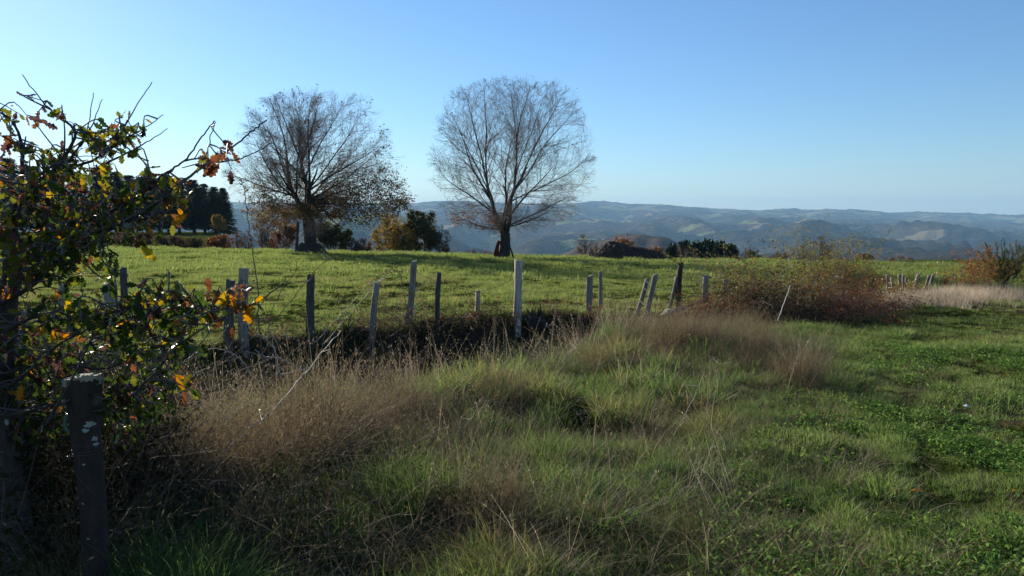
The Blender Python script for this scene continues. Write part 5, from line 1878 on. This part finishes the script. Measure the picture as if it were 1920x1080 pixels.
def weed_mesh(name, rng, n, spread, size, mat):
    """low broad-leaved plants (clover, plantain)"""
    P = rng.normal(0, spread, (n, 3)) * np.array([1, 1, 0]) + np.array([0, 0, .01])
    P[:, 2] += rng.uniform(0, .05, n)
    D = rand_dirs(rng, n, -.1, .8)
    V, f = place(LEAF_T, LEAF_F, P, D, rng.uniform(size[0], size[1], n), rng, up=np.tile([0, 0, 1.], (n, 1)) + rng.normal(0, .3, (n, 3)))
    return mesh(name, V, f, [mat], False, {'hue': np.repeat(rng.uniform(0, .7, n), 5), 'tip': np.zeros(5 * n)})


def scatter(name, X, Y, scale, protos, label, rng, tilt=.12, zoff=0.0, pick=None):
    n = len(X)
    V = np.stack([X, Y, gnd(X, Y) + zoff], -1)
    me = bpy.data.meshes.new(name)
    me.vertices.add(n)
    me.vertices.foreach_set('co', V.astype(np.float32).ravel())
    rot = np.stack([rng.normal(0, tilt, n), rng.normal(0, tilt, n), rng.uniform(0, 2 * math.pi, n)], -1)
    if pick is None:
        pick = rng.integers(0, len(protos), n)
    a = me.attributes.new('rot', 'FLOAT_VECTOR', 'POINT'); a.data.foreach_set('vector', rot.astype(np.float32).ravel())
    a = me.attributes.new('scl', 'FLOAT', 'POINT'); a.data.foreach_set('value', np.asarray(scale, np.float32))
    a = me.attributes.new('idx', 'INT', 'POINT'); a.data.foreach_set('value', pick.astype(np.int32))
    c = bpy.data.collections.new(name + '_tufts')
    for q, p in enumerate(protos):
        c.objects.link(bpy.data.objects.new('tuft.%03d' % q, p))
    ng = bpy.data.node_groups.new(name + '_scatter', 'GeometryNodeTree')
    ng.interface.new_socket('Geometry', in_out='INPUT', socket_type='NodeSocketGeometry')
    ng.interface.new_socket('Geometry', in_out='OUTPUT', socket_type='NodeSocketGeometry')
    gi = ng.nodes.new('NodeGroupInput'); go = ng.nodes.new('NodeGroupOutput')
    ip = ng.nodes.new('GeometryNodeInstanceOnPoints')
    ci = ng.nodes.new('GeometryNodeCollectionInfo')
    ci.inputs['Collection'].default_value = c
    ci.inputs['Separate Children'].default_value = True
    ci.inputs['Reset Children'].default_value = True

    def attr(nm, dt):
        x = ng.nodes.new('GeometryNodeInputNamedAttribute')
        x.data_type = dt
        x.inputs['Name'].default_value = nm
        return next(s for s in x.outputs if s.enabled and s.name == 'Attribute')
    ng.links.new(gi.outputs[0], ip.inputs['Points'])
    ng.links.new(ci.outputs[0], ip.inputs['Instance'])
    ip.inputs['Pick Instance'].default_value = True
    ng.links.new(attr('idx', 'INT'), ip.inputs['Instance Index'])
    er = ng.nodes.new('FunctionNodeEulerToRotation')
    ng.links.new(attr('rot', 'FLOAT_VECTOR'), er.inputs[0])
    ng.links.new(er.outputs[0], ip.inputs['Rotation'])
    ng.links.new(attr('scl', 'FLOAT'), ip.inputs['Scale'])
    ng.links.new(ip.outputs[0], go.inputs[0])
    o = link(name, me)
    md = o.modifiers.new('scatter', 'NODES')
    md.node_group = ng
    tag(o, label, 'grass', None, 'stuff')
    print(name, n)
    return o


def sample(rng, n, r0, r1, amax=.78, power=1.0):
    """points in the view fan between distances r0 and r1; power 1: even per area, lower: denser near"""
    u = rng.uniform(0, 1, n)
    e = 2 * power
    r = (r0 ** e + (r1 ** e - r0 ** e) * u) ** (1 / e)
    return rng.uniform(-amax, amax, n) * r, r


G = {}
gr = r_(800)
G['field'] = [blade_mesh('field_tuft', r_(810 + i), 26, .10, (.05, .12), (.005, .010), (0, .7), (0, .5), M['grass'], 3) for i in range(4)]
G['fieldfar'] = [blade_mesh('field_tuft', r_(820 + i), 34, .26, (.06, .14), (.016, .030), (0, .8), (0, .5), M['grass'], 3) for i in range(4)]
G['fieldold'] = [blade_mesh('field_tuft', r_(815 + i), 24, .11, (.04, .11), (.005, .010), (.1, .9), (0, .6), M['old'], 3) for i in range(3)]
G['short'] = [blade_mesh('short_tuft', r_(830 + i), 30, .07, (.03, .085), (.0035, .006), (0, .7), (0, .5), M['turf'], 3) for i in range(5)]
G['weed'] = [weed_mesh('clover', r_(840 + i), 16, .05, (.018, .04), M['turf']) for i in range(3)]
G['long'] = [blade_mesh('long_tuft', r_(850 + i), 26, .07, (.09, .25), (.003, .0055), (0, .5), (.05, .7), M['lush'], 5) for i in range(5)]
G['mid'] = [blade_mesh('verge_tuft', r_(860 + i), 26, .06, (.07, .18), (.0035, .006), (0, .6), (.05, .7), M['lush'], 4) for i in range(5)]
G['longfar'] = [blade_mesh('long_tuft', r_(845 + i), 22, .09, (.09, .25), (.006, .011), (0, .55), (.05, .8), M['lush'], 4) for i in range(3)] + [blade_mesh('long_tuft', r_(848 + i), 22, .09, (.09, .26), (.006, .011), (0, .6), (.1, .9), M['old'], 4) for i in range(3)]
G['longold'] = [blade_mesh('long_tuft', r_(855 + i), 24, .07, (.09, .26), (.003, .0055), (0, .6), (.1, .8), M['old'], 5) for i in range(4)]
G['shortold'] = [blade_mesh('short_tuft', r_(835 + i), 28, .08, (.03, .09), (.0035, .006), (.1, 1.0), (.1, .7), M['old'], 3) for i in range(4)]
G['straw'] = [blade_mesh('straw_tuft', r_(870 + i), 12, .08, (.10, .28), (.0025, .0045), (.2, 1.1), (.2, 1.0), M['dry'], 4) for i in range(4)]
G['tangle'] = [blade_mesh('tangled_tuft', r_(875 + i), 18, .16, (.15, .60), (.003, .006), (.3, 1.4), (.1, 1.2), M['brown'], 6, 1) for i in range(4)]
G['stalk'] = [blade_mesh('stalk_tuft', r_(865 + i), 6, .12, (.4, .95), (.003, .005), (0, .5), (-.1, .3), M['pale'], 5, 3) for i in range(4)]
G['dry'] = [blade_mesh('dry_tuft', r_(880 + i), 15, .10, (.18, .74), (.0028, .0055), (0, .55), (-.1, .7), M['dry'], 6, 3, (-.08, -.05)) for i in range(6)]
G['dryred'] = [blade_mesh('dry_tuft', r_(890 + i), 13, .10, (.20, .55), (.0028, .005), (0, .6), (0, .7), M['dry'], 6, 5, (-.05, -.05)) for i in range(3)]
G['pale'] = [blade_mesh('pale_tuft', r_(900 + i), 26, .18, (.14, .42), (.005, .010), (0, .5), (0, .5), M['pale'], 4) for i in range(3)]


def field_grass():
    rng = r_(910)
    X, Y = sample(rng, 95000, 10, 34, .80, .62)
    s = bank_s(X, Y)
    k = s < .1 + rng.normal(0, .12, len(X))
    lum = fbm(X * .9, Y * .9, 61)
    k &= rng.uniform(0, 1, len(X)) < .16 + 1.1 * sstep(.42, .58, fbm(X * 1.9, Y * 1.9, 60, 3))
    old = rng.uniform(0, 1, len(X)) < .06 + .6 * sstep(.48, .66, fbm(X * .33 + 3, Y * .33, 59, 4))
    pick = np.where(old, 4 + rng.integers(0, 3, len(X)), rng.integers(0, 4, len(X)))
    for cx, cy, rr in BARE:
        k &= rng.uniform(0, 1, len(X)) > 1.1 * np.exp(-((X - cx) ** 2 + (Y - cy) ** 2) / (rr * .8) ** 2)
    sc = (.5 + 1.2 * sstep(.45, .7, lum)) * rng.uniform(.6, 1.35, len(X))
    scatter('field_grass', X[k], Y[k], sc[k], G['field'] + G['fieldold'], 'short tufted green grass of the fenced field', rng, .12, 0, pick[k])
    X, Y = sample(rng, 60000, 28, 62, .80, .8)
    s = fence_s(X, Y)
    k = (s < -.05) & (rng.uniform(0, 1, len(X)) < .35 + 1.0 * sstep(.38, .58, fbm(X * 1.2, Y * 1.2, 60, 3)))
    for cx, cy, rr in BARE:
        k &= rng.uniform(0, 1, len(X)) > 1.2 * np.exp(-((X - cx) ** 2 + (Y - cy) ** 2) / (rr * .8) ** 2)
    lum = fbm(X * .7, Y * .7, 61)
    sc = (.5 + 1.3 * sstep(.42, .7, lum)) * rng.uniform(.7, 1.25, len(X))
    scatter('distant_field_grass', X[k], Y[k], sc[k], G['fieldfar'], 'short green grass of the field towards its far crest', rng)


def track_grass():
    rng = r_(920)
    X, Y = sample(rng, 90000, 3.2, 14, .80, .55)
    td = track_d(X, Y)
    k = td > -.4 + rng.normal(0, .25, len(X))
    lum = fbm(X * 1.2, Y * 1.2, 62)
    bare = sstep(.54, .66, fbm(X * .8, Y * .8, 50))
    k &= rng.uniform(0, 1, len(X)) > .85 * bare
    cl = fbm(X * 3.5, Y * 3.5, 69, 3)
    k &= rng.uniform(0, 1, len(X)) < .18 + 1.1 * sstep(.40, .55, cl)
    sc = (.5 + .75 * sstep(.38, .7, lum)) * (.55 + .75 * sstep(.42, .66, cl)) * rng.uniform(.7, 1.3, len(X)) * np.interp(Y, [3, 14], [1, 1.5])
    old = rng.uniform(0, 1, len(X)) < sstep(.50, .68, fbm(X * .9 + 5, Y * .9, 68)) * .8
    pick = np.where(old, 5 + rng.integers(0, 4, len(X)), rng.integers(0, 5, len(X)))
    scatter('track_grass', X[k], Y[k], sc[k], G['short'] + G['shortold'], 'short worn grass on the track at the right', rng, .12, 0, pick[k])
    X, Y = sample(rng, 26000, 12, 34, .82, .7)
    k = (track_d(X, Y) > -.6) & (fence_s(X, Y) > .3)
    sc = rng.uniform(.5, 1.2, len(X)) * (.6 + .8 * sstep(.4, .65, fbm(X * .9, Y * .9, 62)))
    scatter('distant_track_grass', X[k], Y[k], sc[k], G['field'], 'green grass of the track where it runs off to the right', rng)
    X, Y = sample(rng, 22000, 3.2, 12, .78, .6)
    lum = fbm(X * 1.0 + 40, Y * 1.0, 63)
    k = (track_d(X, Y) > 0) & (rng.uniform(0, 1, len(X)) < sstep(.42, .6, lum))
    scatter('clover', X[k], Y[k], rng.uniform(.7, 1.3, k.sum()), G['weed'], 'low broad-leaved clover and weeds on the track', rng)


def dryness(X, Y):
    """how much dry stalk grass stands at a place (feet of the tufts)"""
    w = np.zeros_like(X)
    for cx, cy, rx, ry, a in DRYB:
        w = np.maximum(w, a * np.exp(-((X - cx) / rx) ** 2 - ((Y - cy) / ry) ** 2))
    return w


DRYB = []


def db(px, py, rx, ry, a=1.0):
    g = onground(px, py)
    DRYB.append((g[0], g[1], rx, ry, a))


for q_ in [(320, 930, .5, .5, 1.0), (430, 905, .55, .5, 1.0), (550, 885, .55, .5, 1.0), (660, 865, .5, .45, 1.0), (760, 835, .45, .45, .9), (740, 800, .45, .45, .7), (560, 835, .6, .45, .7),
           (810, 785, .4, .4, .5), (900, 770, .45, .4, .3), (1060, 705, .55, .45, .4), (1150, 685, .6, .5, .6), (1250, 668, .7, .6, .7), (1350, 655, .8, .6, .7), (1440, 668, .5, .5, .6),
           (1490, 710, .2, .5, .3), (1450, 690, .4, .5, .35), (1215, 825, .30, .30, .4), (925, 985, .16, .16, .5), (1080, 650, .5, .5, .5), (1300, 625, 1.0, .7, .6), (1180, 645, .6, .5, .5),
           (450, 835, .6, .5, .5), (260, 1000, .4, .4, .7), (360, 1010, .4, .35, .5), (480, 980, .4, .3, .35), (150, 1060, .5, .4, .7)]:
    db(*q_)


def verge_grass():
    rng = r_(930)
    # long green grass
    X, Y = sample(rng, 42000, 3.0, 13.5, .76, .62)
    s, td = bank_s(X, Y), track_d(X, Y)
    dr = dryness(X, Y)
    k = (td < .25 + rng.normal(0, .3, len(X))) & (s > np.where(X < 1.2, 3.0, 1.3) + rng.normal(0, .25, len(X)))
    k &= rng.uniform(0, 1, len(X)) > .75 * dr
    lum = fbm(X * 1.3, Y * 1.3, 64)
    hs = np.interp(td, [-2.5, -.3, .4], [1.05, .8, .4])
    cl = fbm(X * 3.2, Y * 3.2, 67, 3)
    k &= rng.uniform(0, 1, len(X)) < .06 + 1.1 * sstep(.42, .55, cl)
    sc = (.32 + .85 * sstep(.38, .68, lum)) * (.45 + .8 * sstep(.4, .65, cl)) * rng.uniform(.7, 1.3, len(X)) * hs
    old = rng.uniform(0, 1, len(X)) < sstep(.46, .64, fbm(X * .8 + 5, Y * .8, 68)) * .75
    pick = np.where(old, 5 + rng.integers(0, 4, len(X)), rng.integers(0, 5, len(X)))
    far = rng.uniform(0, 1, len(X)) < sstep(5.5, 9, Y)
    pick = np.where(far, np.where(old, 12, 9) + rng.integers(0, 3, len(X)), pick)
    scatter('verge_grass', X[k], Y[k], sc[k], G['long'] + G['longold'] + G['longfar'], 'long green tufted grass between the bank and the track', rng, .18, 0, pick[k])
    X, Y = sample(rng, 34000, 3.0, 13.5, .76, .6)
    s, td = bank_s(X, Y), track_d(X, Y)
    k = (td < .9 + rng.normal(0, .4, len(X))) & (s > np.where(X < 1.2, 2.3, 1.0) + rng.normal(0, .25, len(X)))
    cl = fbm(X * 3.2, Y * 3.2, 67, 3)
    k &= rng.uniform(0, 1, len(X)) < .12 + .85 * sstep(.40, .55, cl)
    sc = rng.uniform(.6, 1.3, len(X)) * np.interp(td, [-2, .8], [1.1, .55]) * (.6 + .6 * sstep(.4, .6, cl))
    scatter('verge_undergrass', X[k], Y[k], sc[k], G['mid'], 'dense shorter green grass filling the verge', rng, .2)
    # straw lying in it
    X, Y = sample(rng, 15000, 3.0, 13, .76, .62)
    s, td = bank_s(X, Y), track_d(X, Y)
    pr = .10 + .5 * sstep(.48, .66, fbm(X * .9 + 9, Y * .9, 66)) + .5 * dryness(X, Y)
    pr = pr * np.interp(td, [-.5, 1.0, 3], [1, .5, .22])
    k = (s > .6) & (rng.uniform(0, 1, len(X)) < pr)
    scatter('straw', X[k], Y[k], rng.uniform(.6, 1.3, k.sum()), G['straw'], 'dead straw blades among the green grass', rng, .3)


def dry_grass():
    rng = r_(940)
    X, Y = sample(rng, 230000, 3.0, 17, .8, .75)
    s, td = bank_s(X, Y), track_d(X, Y)
    dr = dryness(X, Y)
    pt = fbm(X * 2.4, Y * 2.4, 72, 3)
    k = (rng.uniform(0, 1, len(X)) < dr ** .9 * (.08 + 1.0 * sstep(.38, .58, pt))) & (s > 1.7) & (td < .5)
    sc = rng.uniform(.65, 1.2, len(X)) * (.55 + .5 * np.clip(dr, 0, 1)) * (.45 + .85 * sstep(.35, .65, fbm(X * 2.1, Y * 2.1, 71)))
    u = rng.uniform(0, 1, len(X))
    pick = np.where(u < .48, rng.integers(0, 6, len(X)), np.where(u < .60, 6 + rng.integers(0, 3, len(X)), 9 + rng.integers(0, 4, len(X))))
    scatter('dry_grass', X[k], Y[k], sc[k], G['dry'] + G['dryred'] + G['tangle'], 'mass of dry brown seeding grass in front of the bank', rng, .28, 0, pick[k])
    # stray dead stems all over the verge
    X, Y = sample(rng, 3600, 3.2, 13, .74, .7)
    s, td = bank_s(X, Y), track_d(X, Y)
    k = (s > 2.0) & (td < .3) & (rng.uniform(0, 1, len(X)) < .15 + .85 * sstep(.45, .62, fbm(X * 1.3, Y * 1.3, 74)))
    u = rng.uniform(0, 1, len(X))
    pick = np.where(u < .13, 4 + rng.integers(0, 4, len(X)), rng.integers(0, 4, len(X)))
    scatter('stray_stems', X[k], Y[k], rng.uniform(.35, .8, k.sum()), G['tangle'] + G['stalk'], 'stray dead stems and bent brown blades through the verge', rng, .35, 0, pick[k])
    # thin pale stalks standing before the dark bank
    X = rng.uniform(-4.2, 2.2, 210); s0 = rng.uniform(1.5, 3.6, 210)
    Y = np.interp(X, BKX, BKY) - s0 / .80
    scatter('dead_stalks', X, Y, rng.uniform(.6, 1.1, 210), G['stalk'], 'thin pale dead stalks standing against the dark bank', rng, .25)
    # grass hanging over the bank edge and in the ditch
    X = rng.uniform(-9, 2.5, 5200); s0 = rng.uniform(-.1, 2.4, 5200)
    Y = np.interp(X, BKX, BKY) - s0 / .80
    k = rng.uniform(0, 1, len(X)) < np.where(s0 < .5, .8, .16)
    scatter('bank_grass', X[k], Y[k], rng.uniform(.5, 1.2, k.sum()), G['straw'] + G['mid'], 'straw and grass hanging over the dark bank', rng, .5)
    # pale strip by the far stakes
    n = 1150
    t = rng.uniform(0, 1, n)
    px = 1690 + t * 175; py = 572 - t * 20 + rng.normal(0, 5, n)
    P = []
    a0, a1, a2 = onground(1685, 574), onground(1780, 563), onground(1870, 552)
    Q = path([a0, a1, a2], 20)
    f = t * (len(Q) - 1); i = np.minimum(f.astype(int), len(Q) - 2)
    pt = Q[i] + (Q[i + 1] - Q[i]) * (f - i)[:, None]
    scatter('pale_grass', pt[:, 0] + rng.normal(0, .5, n), pt[:, 1] + rng.normal(0, .5, n), rng.uniform(.6, 1.25, n), G['pale'], 'pale bleached dry grass strip in front of the far stakes', rng, .15)


field_grass()
track_grass()
verge_grass()
dry_grass()


# distinct tussocks
def tussock(px, py, label, n, h, spread, w, mat, seed, curl=(.3, 1.2), lean=(.1, .8), seeds=0):
    g = onground(px, py)
    me = blade_mesh('tussock', r_(seed), n, spread, h, w, lean, curl, M[mat], 6, seeds)
    tag(link('grass_tussock', me, None, tuple(g)), label, 'tussock', None, None)


tussock(1010, 715, 'big drooping green tussock of broad grass below the rotten stump', 420, (.35, .75), .28, (.007, .013), 'lush', 951)
tussock(935, 680, 'smaller bright green tussock left of the big drooping one', 120, (.25, .55), .15, (.006, .012), 'lush', 952)
tussock(1210, 822, 'dry straw-coloured tussock alone in the middle of the green verge', 150, (.2, .55), .2, (.003, .005), 'dry', 953, (.1, .6), (0, .5), 2)
tussock(926, 985, 'thin reddish dry tuft in the near grass', 60, (.2, .5), .06, (.003, .005), 'dry', 954, (.05, .4), (0, .3), 4)
tussock(1492, 708, 'reddish dry tussock at the right end of the verge, beside the track', 150, (.25, .7), .24, (.0035, .006), 'dry', 955, (-.1, .4), (0, .6), 2)
tussock(1120, 990, 'lush green tussock in the near verge', 160, (.2, .42), .16, (.005, .008), 'lush', 956)
tussock(1240, 935, 'lush green tussock in the near verge close to the track', 130, (.18, .36), .15, (.005, .008), 'lush', 957)

# fallen oak leaf and a pale pebble on the track
for px, py, c, s, lab in ((1702, 936, 'orange', .09, 'curled orange fallen leaf on the track'), (1892, 938, 'yellow', .07, 'pale yellow fallen leaf at the right edge of the track'), (1604, 800, 'purple', .07, 'dull brown fallen leaf on the track beside the verge')):
    g = onground(px, py)
    V, f = OAKT[1]
    o = link('fallen_leaf', mesh('fallen_leaf', V, f, [M['oak_' + c]], True, {'hue': np.full(len(V), .6)}), None, (g[0], g[1], g[2] + .06), (.25, .2, px * .7))
    o.scale = (s, s, s)
    tag(o, lab, 'leaf')
g = onground(1812, 772)
V = np.array([(0, 0, .03), (.04, 0, .01), (.012, .03, .012), (-.035, .012, .01), (-.015, -.028, .01), (.02, -.025, .012), (0, 0, -.01)])
tag(link('pebble', mesh('pebble', V, np.array([[0, 1, 2], [0, 2, 3], [0, 3, 4], [0, 4, 5], [0, 5, 1], [6, 2, 1], [6, 3, 2], [6, 4, 3], [6, 5, 4], [6, 1, 5]]), [M['wall']]), None, (g[0], g[1], g[2] + .05)), 'tiny white pebble on the grassy track', 'pebble')

print('TRIS', sum(sum(len(p.vertices) - 2 for p in o.data.polygons) for o in SC.objects if o.type == 'MESH'))
